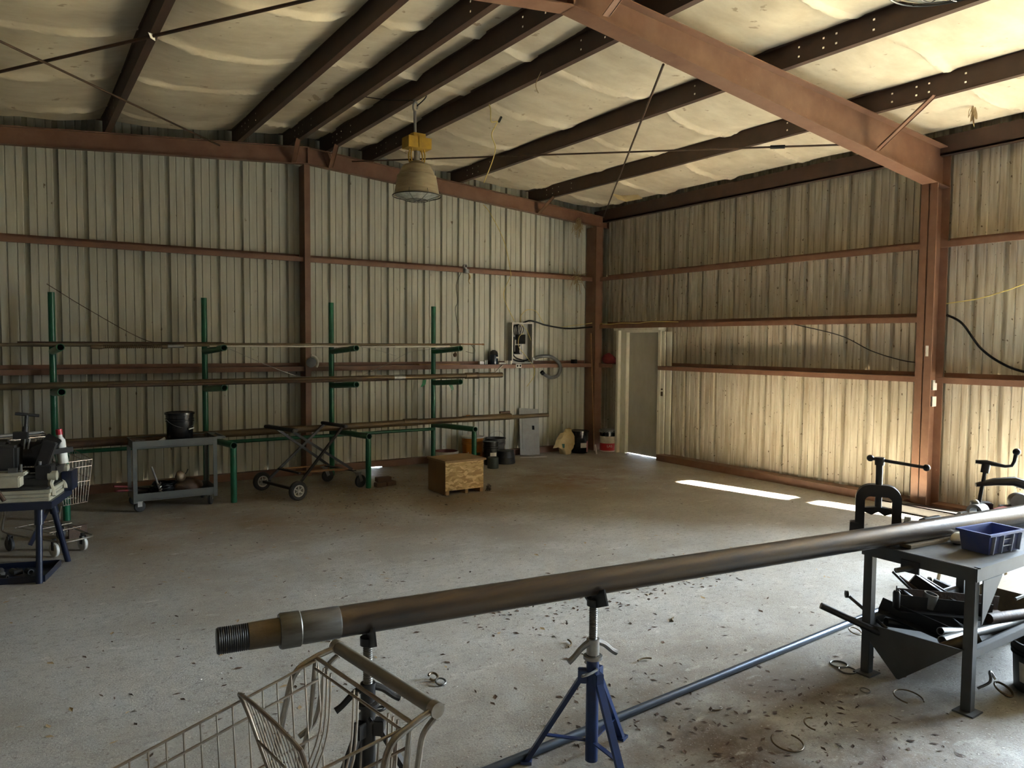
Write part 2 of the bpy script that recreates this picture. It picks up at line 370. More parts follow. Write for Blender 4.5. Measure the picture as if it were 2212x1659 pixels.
# floor, ground, roof
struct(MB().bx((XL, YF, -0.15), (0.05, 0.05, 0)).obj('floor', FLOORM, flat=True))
g = MB()
for a, b in (((-70, -80, -0.2), (XL-0.05, 60, -0.03)), ((0.05, -80, -0.2), (70, 60, -0.03)), ((XL-0.05, -80, -0.2), (0.05, YF, -0.03)), ((XL-0.05, 0.05, -0.2), (0.05, 60, -0.03))): g.bx(a, b)
struct(g.obj('ground', GROUND, flat=True))
rf = MB()
for x0, x1 in ((XL-0.2, RX), (RX, 0.25)):
    M4 = [V((x0, YF-0.2, ztop(x0)+0.30)), V((x1, YF-0.2, ztop(x1)+0.30)), V((x1, 0.2, ztop(x1)+0.30)), V((x0, 0.2, ztop(x0)+0.30))]
    A = [rf.bm.verts.new(p) for p in M4]; B = [rf.bm.verts.new(p+V((0, 0, 0.04))) for p in M4]
    rf.bm.faces.new(A); rf.bm.faces.new(B)
    for k in range(4): rf.bm.faces.new((A[k], A[(k+1) % 4], B[(k+1) % 4], B[k]))
struct(rf.obj('roof', GALV, flat=True))
# roof purlins (Z-shaped, bolt holes near each frame)
RP = [-9.44, -7.92, -6.40, -5.72, -5.20, -4.56, -3.08, -1.58]
FR = [-0.25, -6.065, -12.0]
def purlin(x, i):
    mb = MB(); z0 = ztop(x); h = 0.2; fs = 1 if x > -5.6 else -1
    ys = [-12.15, -0.03]; holes = set(); zs = [0, 0.052, 0.068, 0.132, 0.148, h]
    hy = []
    for f in FR[:2]:
        for o in ((-0.95, -0.62, -0.5, -0.26, 0.2, 0.34, 0.62, 0.95) if f < -1 else (-0.95, -0.62, -0.46, -0.3)):
            hy.append(f+o)
    for y in hy: ys += [y-0.009, y+0.009]
    ys.sort()
    grid = [[mb.bm.verts.new((x, y, z0+z)) for z in zs] for y in ys]
    for a in range(len(ys)-1):
        mid = (ys[a]+ys[a+1])/2; ish = any(abs(mid-y) < 0.005 for y in hy)
        for b in range(5):
            if ish and b in (1, 3): continue
            mb.bm.faces.new((grid[a][b], grid[a+1][b], grid[a+1][b+1], grid[a][b+1]))
    mb.bx((x, -12.15, z0), (x+0.065, -0.03, z0+0.004)); mb.bx((x+0.062, -12.15, z0), (x+0.066, -0.03, z0+0.02))
    mb.bx((x-0.065, -12.15, z0+h-0.004), (x, -0.03, z0+h))
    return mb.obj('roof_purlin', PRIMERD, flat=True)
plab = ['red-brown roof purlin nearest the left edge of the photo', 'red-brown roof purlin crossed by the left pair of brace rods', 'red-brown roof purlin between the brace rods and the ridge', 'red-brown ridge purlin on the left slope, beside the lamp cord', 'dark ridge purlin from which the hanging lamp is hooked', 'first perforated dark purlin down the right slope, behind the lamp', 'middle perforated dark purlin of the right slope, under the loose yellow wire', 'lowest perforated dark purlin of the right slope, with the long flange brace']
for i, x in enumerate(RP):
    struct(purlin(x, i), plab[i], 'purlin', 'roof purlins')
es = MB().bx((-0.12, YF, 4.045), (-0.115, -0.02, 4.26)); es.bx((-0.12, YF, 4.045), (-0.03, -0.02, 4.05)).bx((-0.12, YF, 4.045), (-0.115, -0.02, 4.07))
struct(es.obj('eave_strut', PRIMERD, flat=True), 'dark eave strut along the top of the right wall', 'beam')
# insulation blanket sagging between the purlins
from mathutils import noise as NZ
def ceiling():
    mb = MB()
    ysr = set()
    seams = [-0.75-1.24*k for k in range(10)]
    y = -0.12
    while y > -12.15: ysr.add(round(y, 3)); y -= 0.11
    for s in seams:
        for d in (-0.06, -0.03, -0.012, 0, 0.012, 0.03, 0.06): ysr.add(round(s+d, 3))
    ysr = sorted(q for q in ysr if -12.15 < q < -0.05)
    edges = [XL+0.02] + RP + [-0.08]
    for a, b in zip(edges, edges[1:]):
        n = 18 if b-a > 1 else 7; rows = []
        for y in ysr:
            row = []; fr = min(abs(y-f) for f in FR)
            for j in range(n+1):
                t = j/n; x = a+(b-a)*t; pr = 4*t*(1-t); w = b-a
                z = ztop(x)+0.203
                sag = (0.135 if w > 1 else 0.06)*pr**0.85*(0.75+0.5*NZ.noise(V((a*3, y*0.8, 0))))
                sag *= 0.55+0.45*min(1, fr/0.5)
                z -= sag
                z += 0.022*NZ.noise(V((x*2.2, y*1.6, 3)))*pr + 0.012*NZ.noise(V((x*6, y*2.5, 7)))*pr
                for s in seams:
                    ds = abs(y-s-0.05*math.sin(3*x+s))
                    if ds < 0.08: z -= 0.06*math.exp(-(ds/0.020)**2)*min(1, pr*2)
                row.append(V((x, y, z)))
            rows.append(row)
        mb.sheet(rows)
    bmesh.ops.remove_doubles(mb.bm, verts=mb.bm.verts, dist=0.001)
    return mb.obj('ceiling', INSUL)
cl = ceiling(); struct(cl, 'sagging cream fabric-faced insulation blanket under the roof', 'ceiling')
cl.data.set_sharp_from_angle(angle=3.0)
# rafters
def rafter(y, x0, x1, bot, fw, lab, name='rafter_beam', braces=(), tf=0.01):
    r = None; mb = MB()
    def strip(za, zb, xa, xb, ya, yb):
        P = [(xa, za(xa), zb(xa)), (xb, za(xb), zb(xb))]
        vs = []
        for yy in (ya, yb):
            vs.append([mb.bm.verts.new((P[0][0], yy, P[0][1])), mb.bm.verts.new((P[1][0], yy, P[1][1])), mb.bm.verts.new((P[1][0], yy, P[1][2])), mb.bm.verts.new((P[0][0], yy, P[0][2]))])
        A, B = vs; mb.bm.faces.new(A); mb.bm.faces.new(B[::-1])
        for k in range(4): mb.bm.faces.new((A[k], A[(k+1) % 4], B[(k+1) % 4], B[k]))
    strip(bot, ztop, x0, x1, y-0.004, y+0.004)
    strip(bot, lambda x: bot(x)+tf, x0, x1, y-fw/2, y+fw/2)
    strip(lambda x: ztop(x)-tf, ztop, x0, x1, y-fw/2, y+fw/2)
    xe = x0 if abs(x0-RX) > abs(x1-RX) else x1
    xi = x1 if xe == x0 else x0
    strip(bot, ztop, xe, xe+(0.012 if xe < RX else -0.012), y-fw/2, y+fw/2)
    strip(bot, ztop, xi, xi+(0.012 if xi < xe else -0.012), y-fw/2, y+fw/2)
    o = struct(mb.obj(name, PRIMER, flat=True), lab, 'beam')
    for a, b in braces:
        q = MB(); q.bar(a, b, 0.06, 0.006, up=(0, 1, 0.3)); q.bar(V(a)+V((0.03, 0.0, 0.02)), V(b)+V((0.03, 0, 0.02)), 0.006, 0.05, up=(0, 1, 0.3))
        q.obj('flange_brace', PRIMER, o, flat=True)
    return o
mbot = lambda x: 4.34-0.1215*abs(x-RX)
bbot = lambda x: 4.33-0.0725*abs(x-RX)
rafter(-6.065, RX, -0.03, mbot, 0.17, 'wide red-brown tapered rafter crossing the upper right of the hall', braces=[((-1.52, -6.15, mbot(-1.52)+0.02), (-1.60, -6.75, ztop(-1.58)+0.01)), ((-5.16, -6.15, mbot(-5.16)+0.03), (-5.18, -6.6, ztop(-5.2)+0.01))])
rafter(-6.065, XL+0.03, RX, mbot, 0.17, 'red-brown tapered rafter running up left from the ridge at the top edge', braces=[((-5.74, -6.15, mbot(-5.74)+0.03), (-5.72, -6.6, ztop(-5.72)+0.01))])
rafter(-0.25, RX, -0.01, bbot, 0.10, 'shallow red-brown end rafter sloping down to the corner column', braces=[((-1.55, -0.3, bbot(-1.55)+0.01), (-1.58, -0.75, ztop(-1.58)+0.01)), ((-5.14, -0.3, bbot(-5.14)+0.01), (-5.2, -0.7, ztop(-5.2)+0.01)), ((-5.22, -0.3, ztop(-5.4)-0.05), (-5.13, -0.31, bbot(-5.13)+0.01))])
rafter(-0.25, XL+0.03, RX, bbot, 0.10, 'shallow red-brown end rafter along the top of the back wall, left of the middle post', braces=[((-5.66, -0.3, bbot(-5.66)+0.01), (-5.72, -0.7, ztop(-5.72)+0.01))])
rafter(-12.0, RX, -0.03, bbot, 0.10, 'red-brown end rafter over the front wall, right half'); rafter(-12.0, XL+0.03, RX, bbot, 0.10, 'red-brown end rafter over the front wall, left half')
# columns
def ibeam(name, x0, x1, y, fw, zt, lab):
    mb = MB().bx((x0, y-fw/2, 0), (x0+0.012, y+fw/2, zt)).bx((x1-0.012, y-fw/2, 0), (x1, y+fw/2, zt)).bx((x0, y-0.005, 0), (x1, y+0.005, zt))
    mb.bx((x0-0.03, y-fw/2-0.02, 0.001), (x1, y+fw/2+0.02, 0.014))
    return struct(mb.obj(name, PRIMER, flat=True), lab, 'column')
ibeam('steel_column', -0.31, -0.03, -6.065, 0.18, mbot(-0.3), 'red-brown steel column against the right wall, standing out of the sunlit base')
ibeam('steel_column', XL+0.03, XL+0.31, -6.065, 0.18, mbot(-0.3), 'red-brown steel column on the left wall')
c = MB().bx((-0.30, -0.30, 0), (-0.14, -0.29, bbot(-0.2))).bx((-0.30, -0.30, 0), (-0.29, -0.03, bbot(-0.2))).bx((-0.15, -0.30, 0), (-0.14, -0.03, bbot(-0.2))).bx((-0.34, -0.34, 0.001), (-0.1, -0.03, 0.012))
struct(c.obj('steel_column', PRIMER, flat=True), 'red-brown corner column between the back wall and the white door', 'column')
c = MB().bx((-5.50, -0.26, 0), (-5.42, -0.25, bbot(-5.45))).bx((-5.50, -0.25, 0), (-5.492, -0.03, bbot(-5.45))).bx((-5.50, -0.04, 0), (-5.42, -0.03, bbot(-5.45)))
struct(c.obj('steel_column', PRIMER, flat=True), 'slim red-brown wind post in the middle of the back wall', 'column')
# girts: web flat, inner flange hanging down with a small lip
def girt(a, b, h, axis, lab, hh=0.065, t=0.2):
    mb = MB()
    if axis == 'x':
        mb.bx((a, -t, h+hh-0.004), (b, -0.01, h+hh)).bx((a, -t-0.004, h), (b, -t, h+hh)).bx((a, -t, h), (b, -t+0.018, h+0.004)).bx((a, -0.014, h+hh), (b, -0.01, h+hh+0.05))
    else:
        s = 1 if axis == 'y' else -1; X0 = 0 if axis == 'y' else XL
        mb.bx((X0-s*t, a, h+hh-0.004), (X0-s*0.01, b, h+hh)).bx((X0-s*t-s*0.004, a, h), (X0-s*t, b, h+hh)).bx((X0-s*t, a, h), (X0-s*t+s*0.018, b, h+0.004)).bx((X0-s*0.014, a, h+hh), (X0-s*0.01, b, h+hh+0.05))
    return struct(mb.obj('wall_girt', PRIMER, flat=True), lab, 'girt')
H1, H2, H3 = 3.0006, 2.1642, 1.477
girt(XL+0.02, -5.50, H1, 'x', 'upper red-brown girt of the back wall, left of the middle post')
girt(-5.42, -0.30, H1, 'x', 'upper red-brown girt of the back wall, right of the middle post')
girt(XL+0.02, -5.50, H3, 'x', 'lower red-brown girt behind the pipe rack, left of the middle post')
girt(-5.42, -0.30, H3, 'x', 'lower red-brown girt under the open breaker panel')
girt(-5.975, -0.30, H1, 'y', 'uppermost red-brown girt on the right wall before the column')
girt(-12.1, -6.155, H1, 'y', 'uppermost red-brown girt on the right wall beyond the column')
girt(-5.975, -0.30, H2, 'y', 'middle red-brown girt on the right wall, level with the door head')
girt(-5.975, -1.76, H3, 'y', 'lowest red-brown girt on the right wall between door and column')
girt(-0.66, -0.30, H3, 'y', 'short red-brown girt stub between corner column and door')
girt(-7.5, -6.155, H3, 'y', 'lowest red-brown girt on the right wall beyond the column')
girt(-12.1, -6.155, H1, 'z', 'upper girt on the left wall'); girt(-5.975, -0.3, H1, 'z', 'upper girt on the left wall near the corner')
girt(-12.1, -6.155, H3, 'z', 'lower girt on the left wall'); girt(-5.975, -0.3, H3, 'z', 'lower girt on the left wall near the corner')
# base channels
b = MB().bx((XL, -0.10, 0.0), (-4.52, -0.005, 0.10)).bx((-4.52, -0.10, 0.02), (-4.28, -0.005, 0.10)).bx((-4.28, -0.10, 0.0), (-0.30, -0.005, 0.10)); struct(b.obj('baseboard_back', PRIMER, flat=True))
b = MB().bx((-0.20, -5.975, 0.0), (-0.005, -1.76, 0.10)).bx((-0.20, -7.55, 0.0), (-0.005, -6.155, 0.10)); struct(b.obj('baseboard_right', PRIMER, flat=True))
# personnel door
d = bpy.data.objects.new('door_1', None); COL.objects.link(d); d.location = (-0.05, -1.2, 0); struct(d, 'narrow dusty grey door in a white frame near the corner', 'door')
ORG = (-0.05, -1.2, 0)
f = MB().bx((-0.10, -0.90, 0), (0.02, -0.70, 2.13)).bx((-0.16, -0.76, 0), (0.02, -0.70, 2.13)).bx((-0.10, -1.72, 0), (0.02, -1.655, 2.13))
f.obj('door_jamb', DOORW, d, ORG, 0.004)
f = MB().bx((-0.17, -1.73, 2.125), (0.02, -0.64, 2.195)).bx((-0.10, -1.70, 2.09), (0.02, -0.8, 2.125)); f.obj('door_head', DOORW, d, ORG, 0.004)
f = MB().bx((-0.09, -1.80, 0.10), (-0.06, -1.72, 2.10)).bx((-0.05, -1.90, 0.10), (-0.02, -1.80, 2.10)); f.obj('door_trim_board', DOORW, d, ORG, 0.003)
MB().bx((-0.03, -1.655, 0.011), (0.01, -0.90, 2.10)).obj('door_leaf', DOORG, d, ORG)
q = MB().bx((-0.11, -1.775, 1.05), (-0.09, -1.745, 1.12)).cyl((-0.11, -1.76, 1.16), (-0.09, -1.76, 1.16), 0.012); q.obj('door_latch', RUSTD, d, ORG)
# ------------------------------------------------------------------ green pipe rack and its stock
rk = thing('pipe_rack', 'green welded pipe rack with four uprights along the back wall', 'rack', (-6.0, -0.6, 0))
RO = (-6.0, -0.6, 0)
UX = [-8.51, -6.845, -5.16, -3.545]; TX = [-8.465, -6.775, -5.09, -3.495]
for ux, tx in zip(UX, TX):
    MB().hollow((ux, -0.35, 0.0), (ux, -0.35, 2.44), 0.036, 0.031, 16).obj('upright', GREEN, rk, RO)
    for z0, z1 in ((1.755, 1.81), (1.275, 1.325)):
        MB().hollow((ux, -0.35, z0), (tx, -1.1, z1), 0.039, 0.033, 18).obj('arm', GREEN, rk, RO)
    MB().hollow((ux, -0.35, 0.635), (tx, -1.52, 0.675), 0.039, 0.033, 18).obj('lower_arm', GREEN, rk, RO)
    MB().hollow((tx, -1.49, 0.0), (tx, -1.49, 0.642), 0.036, 0.030, 16).obj('front_leg', GREEN, rk, RO)
MB().cyl((UX[0], -0.40, 0.575), (UX[3], -0.40, 0.575), 0.024, 12).obj('rail', GREEN, rk, RO)
def pipe(name, segs, mt, lab, cat='pipe', group=None, extra=(), n=16):
    """segs: list of (x, z, r, y) stations along one continuous pipe"""
    mb = MB(); pts = []; rr = []
    for x, z, r, y in segs: pts.append(V((x, y, z))); rr.append(r)
    mb.tube(pts, rr, n)
    o = bpy.data.objects.new(name, None)
    if extra:
        COL.objects.link(o); o.location = pts[0]; tag(o, lab, cat, group)
        mb.obj('barrel', mt, o, pts[0])
        for nm, a, b, r, m2 in extra:
            MB().cyl(V(a), V(b), r, n).obj(nm, m2, o, pts[0])
        return o
    bpy.data.objects.remove(o)
    return tag(mb.obj(name, mt, None, pts[0]), lab, cat, group)
G1 = 'pipes on the top tier of the rack'
pipe('steel_pipe', [(-9.9, 1.83, 0.019, -0.80), (-6.80, 1.84, 0.019, -0.80)], TANP, 'brown steel pipe on the top tier, at the far left behind the spring tool', group=G1)
pipe('flat_bar', [(-8.85, 1.848, 0.022, -0.55), (-6.66, 1.855, 0.022, -0.57)], RUSTD, 'dark bar on the top tier whose blunt black end shows above the second arm', 'bar', G1)
sp = thing('spring_tool', 'ribbed spring rod with a pale coupling on the top tier, left of the second upright', 'tool', (-8.15, -0.95, 1.81))
so_ = (-8.15, -0.95, 1.81)
MB().cyl((-8.15, -0.95, 1.815), (-7.40, -0.95, 1.823), 0.014, 12).obj('rod', RUSTP, sp, so_)
cpts = [V((-8.05+0.60*t/180, -0.95+0.021*math.cos(t*2*math.pi/6), 1.816+0.007*t/180+0.021*math.sin(t*2*math.pi/6))) for t in range(181)]
MB().tube(cpts, 0.006, 6).obj('coil', RUSTP, sp, so_)
MB().tube([(-8.17, -0.95, 1.814), (-8.12, -0.95, 1.815), (-8.06, -0.95, 1.816), (-8.04, -0.95, 1.816)], [0.02, 0.026, 0.026, 0.018], 14).obj('end_fitting', RUSTP, sp, so_)
MB().tube([(-7.44, -0.95, 1.822), (-7.38, -0.95, 1.823)], 0.027, 14).obj('end_fitting', RUSTP, sp, so_)
MB().cyl((-7.375, -0.95, 1.824), (-7.20, -0.95, 1.826), 0.021, 14).obj('coupling', GALV, sp, so_)
pipe('steel_pipe', [(-7.15, 1.845, 0.020, -0.75), (-3.38, 1.862, 0.020, -0.75), (-3.37, 1.862, 0.016, -0.75), (-3.30, 1.862, 0.016, -0.75)], TANP, 'long thin tan pipe on the top tier ending at the fourth upright', group=G1)
pipe('steel_pipe', [(-6.9, 1.825, 0.011, -0.9), (-5.0, 1.832, 0.011, -0.9)], WHITEP, 'pale thin tube lying under the long tan pipe, between the second and third uprights', group=G1)
pipe('jointed_tube', [(-4.95, 1.826, 0.009, -0.92), (-4.45, 1.829, 0.009, -0.92), (-4.45, 1.829, 0.014, -0.92), (-3.58, 1.836, 0.014, -0.92)], WHITEP, 'white jointed plastic tube on the top tier just left of the fourth upright', group=G1)
pipe('thin_rod', [(-3.5, 1.875, 0.010, -0.62), (-2.86, 1.87, 0.010, -0.66), (-2.86, 1.87, 0.014, -0.66), (-2.83, 1.87, 0.014, -0.66)], WOODB, 'thin reddish rod sticking out of the right end of the top tier', 'rod', G1)
G2 = 'pipes on the middle tier of the rack'
pipe('drill_pipe', [(-9.9, 1.372, 0.038, -0.72), (-3.19, 1.392, 0.038, -0.70), (-3.185, 1.392, 0.047, -0.70), (-2.98, 1.393, 0.047, -0.70), (-2.975, 1.393, 0.040, -0.70), (-2.52, 1.394, 0.040, -0.70)], RUSTP,
     'long brown pipe on the middle tier with a bright band near its right end', group=G2,
     extra=[('coupling_band', (-4.37, -0.706, 1.3885), (-4.20, -0.705, 1.389), 0.0395, GALV), ('collar_ring', (-3.0, -0.70, 1.393), (-2.96, -0.70, 1.393), 0.050, RUSTD)])
pipe('steel_pipe', [(-8.55, 1.37, 0.035, -0.50), (-3.9, 1.375, 0.035, -0.50)], RUSTD, 'darker pipe lying behind the long brown one on the middle tier', group=G2)
pipe('steel_tube', [(-8.02, 1.376, 0.020, -1.0), (-4.6, 1.38, 0.020, -1.0)], RUSTD, 'thin dark tube along the front of the middle tier', group=G2)
G3 = 'pipes on the bottom tier of the rack'
pipe('drill_pipe', [(-8.50, 0.735, 0.046, -0.82), (-6.1, 0.735, 0.046, -0.82), (-6.09, 0.742, 0.052, -0.82), (-5.7, 0.742, 0.052, -0.82), (-5.69, 0.735, 0.046, -0.82), (-4.27, 0.740, 0.046, -0.80), (-4.26, 0.744, 0.053, -0.80), (-4.05, 0.744, 0.053, -0.80), (-4.04, 0.742, 0.044, -0.80), (-3.3, 0.742, 0.044, -0.80), (-3.28, 0.745, 0.050, -0.80), (-2.42, 0.745, 0.050, -0.80), (-2.40, 0.735, 0.035, -0.80), (-1.69, 0.735, 0.033, -0.80)], RUSTP,
     'heavy brown pipe on the bottom tier, its slim end past the grey cover', group=G3,
     extra=[('thread_protector', (-3.225, -0.80, 0.797), (-3.16, -0.80, 0.797), 0.008, ORANGE)])
pipe('steel_pipe', [(-8.45, 0.740, 0.040, -1.06), (-7.0, 0.742, 0.040, -1.06)], RUSTD, 'short dark pipe on the bottom tier behind the grey cart', group=G3)
pipe('steel_pipe', [(-8.75, 0.712, 0.028, -0.62), (-2.85, 0.712, 0.028, -0.62)], RUSTD, 'slimmer pipe lying behind the heavy one on the bottom tier', group=G3)
pipe('pipe_stub', [(-2.62, 0.814, 0.02, -0.80), (-2.44, 0.814, 0.02, -0.80)], RUSTD, 'short dark stub lying on top of the heavy bottom pipe near its right end', group=G3)
def wire(name, pts, r, mt, lab, cat='wire', group=None, n=6, sm=8):
    return tag(MB().tube(pts, r, n, smooth=sm).obj(name, mt, None, pts[0]), lab, cat, group)
wire('thin_wire', [(-8.57, -0.88, 2.50), (-8.14, -0.88, 2.21), (-7.59, -0.9, 1.89), (-7.2, -0.9, 1.86)], 0.004, RUSTD, 'straight thin rod slanting up over the first rack upright')
wire('thin_wire', [(-6.70, -1.02, 1.80), (-6.25, -0.98, 1.60), (-5.84, -0.9, 1.45), (-5.6, -0.8, 1.43)], 0.003, GALV, 'fine pale wire drooping from the second upper arm to the middle pipe')
wire('thin_wire', [(-5.05, -1.0, 1.845), (-4.7, -0.95, 1.775), (-4.42, -0.9, 1.70)], 0.003, GALV, 'fine pale wire end curling down right of the third upper arm')
wire('thin_wire', [(-4.88, -0.8, 1.43), (-4.53, -0.9, 1.60), (-4.18, -0.92, 1.765), (-3.66, -0.9, 1.80)], 0.003, GALV, 'fine pale wire arching up from the middle pipe towards the fourth upright')
wire('thin_wire', [(-3.06, -0.645, 1.868), (-3.08, -0.8, 1.79), (-3.16, -0.9, 1.74), (-3.36, -1.02, 1.765)], 0.0035, RUSTD, 'small dark hook of wire below the thin reddish rod')
q = thing('green_tape', 'scrap of green tape hanging under the middle pipe left of the fourth upright', 'tape', (-3.92, -0.75, 1.34)); MB().sheet([[V((-3.93, -0.75, 1.345)), V((-3.87, -0.75, 1.35))], [V((-3.95, -0.77, 1.29)), V((-3.89, -0.76, 1.28))], [V((-3.97, -0.76, 1.245)), V((-3.93, -0.75, 1.25))]]).obj('strip', mat('green_tape', (0.02, 0.20, 0.09), 0.6), q, (-3.92, -0.75, 1.34))
q = thing('green_tape', 'green strap end dangling beside the fourth upright under its middle arm', 'tape', (-3.45, -0.72, 1.30)); MB().sheet([[V((-3.49, -0.72, 1.275)), V((-3.43, -0.72, 1.28))], [V((-3.46, -0.74, 1.22)), V((-3.41, -0.74, 1.23))], [V((-3.44, -0.73, 1.18)), V((-3.40, -0.73, 1.19))]]).obj('strip', GREEN, q, (-3.45, -0.72, 1.30))
tag(MB().sph((-3.505, -0.95, 1.715), 0.028, (1, 0.8, 1.1)).cyl((-3.505, -0.95, 1.735), (-3.505, -0.95, 1.775), 0.006, 6).noise(0.006, 40).obj('dark_lump', RUSTD, None, (-3.505, -0.95, 1.715)), 'small dark clump hanging under the fourth upper arm', 'clump')
# ------------------------------------------------------------------ back wall fittings
pb = thing('breaker_panel', 'open grey breaker panel with tangled wires on the back wall', 'electrical panel', (-1.74, -0.01, 1.55)); PO = (-1.74, -0.01, 1.55)
x0, x1, z0, z1, y0, y1 = -1.955, -1.53, 1.553, 2.238, -0.13, -0.012
mb = MB().bx((x0, y0, z0), (x0+0.006, y1, z1)).bx((x1-0.006, y0, z0), (x1, y1, z1)).bx((x0, y0, z0), (x1, y1, z0+0.006)).bx((x0, y0, z1-0.006), (x1, y1, z1)).bx((x0, y1-0.005, z0), (x1, y1, z1))
for a, b2 in (((x0-0.004, y0-0.004, z0), (x0+0.02, y0, z1)), ((x1-0.02, y0-0.004, z0), (x1+0.004, y0, z1)), ((x0, y0-0.004, z0), (x1, y0, z0+0.02)), ((x0, y0-0.004, z1-0.02), (x1, y0, z1))): mb.bx(a, b2)
mb.obj('enclosure', PANELBOX, pb, PO)
mb = MB()
for a, b2 in (((x0-0.006, y0-0.008, z0), (x0+0.016, y0-0.004, z1)), ((x1-0.016, y0-0.008, z0), (x1+0.006, y0-0.004, z1)), ((x0, y0-0.008, z0), (x1, y0-0.004, z0+0.016)), ((x0, y0-0.008, z1-0.016), (x1, y0-0.004, z1))): mb.bx(a, b2)
mb.obj('front_lip', WHITEP, pb, PO)
MB().bx((x0+0.01, y1-0.014, z0+0.01), (x0+0.30, y1-0.008, z1-0.01)).obj('back_plate', LABELW, pb, PO)
MB().bx((x0+0.03, -0.03, 1.70), (x0+0.28, -0.02, 2.03)).obj('bus_plate', GALV, pb, PO)
MB().bx((x0+0.06, -0.07, 1.72), (x0+0.09, -0.03, 2.0)).bx((x0+0.10, -0.08, 1.71), (x0+0.2, -0.03, 1.86)).bx((x0+0.13, -0.09, 1.88), (x0+0.30, -0.03, 2.04)).obj('breaker', BLACKP, pb, PO, 0.003)
MB().bx((x0+0.095, -0.075, 1.75), (x0+0.118, -0.03, 1.95)).bx((x0+0.185, -0.085, 1.73), (x0+0.20, -0.03, 1.84)).obj('neutral_bar', WHITEP, pb, PO)
mb = MB()
for k in range(9):
    xa = x0+0.10+0.018*k
    mb.tube([(xa+random.uniform(-.02, .02), -0.05, z1-0.03), (xa+random.uniform(-.05, .03), -0.07, 2.13), (x0+0.06+0.022*k, -0.07, 2.03)], 0.006, 6, smooth=5)
mb.tube([(x0+0.05, -0.06, 2.0), (x0+0.03, -0.07, 1.8), (x0+0.10, -0.07, 1.66), (x0+0.30, -0.07, 1.60), (x1-0.03, -0.07, 1.63)], 0.011, 8, smooth=6).tube([(x0+0.03, -0.05, 1.9), (x0+0.02, -0.06, 1.7), (x0+0.1, -0.06, 1.61), (x0+0.3, -0.06, 1.575)], 0.011, 8, smooth=6)
mb.tube([(x0+0.18, -0.06, z1-0.03), (x0+0.06, -0.07, 2.17), (x0+0.03, -0.06, 2.08), (x0+0.05, -0.06, 2.02)], 0.009, 8, smooth=6)
mb.obj('black_wires', BLACKP, pb, PO)
MB().tube([(x0+0.22, -0.08, z1-0.03), (x0+0.30, -0.12, 2.12), (x0+0.385, -0.13, 1.94)], 0.005, 6, smooth=6).tube([(x0+0.26, -0.09, 2.06), (x0+0.15, -0.12, 2.0), (x0+0.14, -0.12, 1.84), (x0+0.22, -0.13, 1.74), (x0+0.32, -0.16, 1.62), (x0+0.40, -0.21, 1.48), (x0+0.40, -0.2, 1.33), (x0+0.30, -0.14, 1.16)], 0.005, 6, smooth=6).obj('yellow_wires', YWIRE, pb, PO)
cp = thing('panel_cover', 'grey breaker panel cover leaning on the back wall beside the paper bag', 'cover', (-1.6, -0.2, 0)); CO = (-1.6, -0.2, 0)
Mc = Matrix.Translation((-1.64, -0.235, 0.0)) @ Matrix.Rotation(-0.215, 4, 'X') @ Matrix.Rotation(0.10, 4, 'Y')
MB().box((0, 0, 0.40), (0.40, 0.008, 0.80)).xf(Mc).obj('sheet', PANELBOX, cp, CO, 0.002)
MB().box((0.075, -0.008, 0.47), (0.045, 0.01, 0.07)).xf(Mc).obj('breaker_cutout', BLACKP, cp, CO)
MB().box((0.0, -0.007, 0.40), (0.30, 0.008, 0.60)).xf(Mc).obj('inner_door', PANELBOX, cp, CO, 0.002)
cd = thing('flexible_conduit', 'loop of thick grey flexible conduit hooked out of the breaker panel', 'conduit', (-1.5, -0.12, 1.63)); o_ = (-1.5, -0.12, 1.63)
MB().tube([(-1.52, -0.12, 1.63), (-1.38, -0.22, 1.675), (-1.22, -0.25, 1.66), (-1.06, -0.25, 1.56), (-1.03, -0.25, 1.45), (-1.09, -0.25, 1.34), (-1.22, -0.25, 1.31), (-1.33, -0.25, 1.345), (-1.40, -0.24, 1.39)], 0.030, 12, smooth=8).obj('hose', CONDUIT, cd, o_)
MB().cyl((-1.535, -0.12, 1.627), (-1.49, -0.13, 1.635), 0.036, 14).obj('connector', GALV, cd, o_)
MB().hollow((-1.385, -0.24, 1.375), (-1.42, -0.24, 1.41), 0.036, 0.024, 14).obj('end_collar', BLACKP, cd, o_)
ol = thing('wall_outlet', 'small pale double outlet fixed to the girt under the breaker panel', 'outlet', (-1.87, -0.22, 1.51)); o_ = (-1.87, -0.22, 1.51)
MB().bx((-1.93, -0.216, 1.482), (-1.815, -0.204, 1.548)).obj('cover_plate', WHITEP, ol, o_, 0.003)
for dx in (-0.025, 0.027): MB().cyl((-1.872+dx, -0.219, 1.515), (-1.872+dx, -0.214, 1.515), 0.017, 12).obj('socket_face', BLACKP, ol, o_)
GZ = H3+0.0655
bt = thing('jug', 'dark blue jug with a black top on the girt left of the breaker panel', 'jug', (-2.31, -0.12, GZ)); o_ = (-2.31, -0.12, GZ)
MB().lathe([(0, 0), (0.068, 0), (0.072, 0.01), (0.072, 0.15), (0.066, 0.16)], o_).obj('body', mat('blue_black_jug', (0.012, 0.02, 0.035), 0.25), bt, o_)
MB().lathe([(0.066, 0.155), (0.074, 0.165), (0.06, 0.21), (0.02, 0.235), (0, 0.236)], o_).noise(0.008, 20).obj('black_cap', DUSTB, bt, o_)
MB().bx((-2.31, -0.1935, GZ+0.1), (-2.26, -0.185, GZ+0.125)).obj('paper_label', LABELW, bt, o_)
GI = 'small items along the girt'
tag(MB().bx((-3.70, -0.19, GZ), (-2.98, -0.08, GZ+0.022)).obj('wood_strip', WOODB, None, (-3.3, -0.13, GZ), 0.003), 'flat brown wood strip lying on the girt behind the fourth rack upright', 'wood')
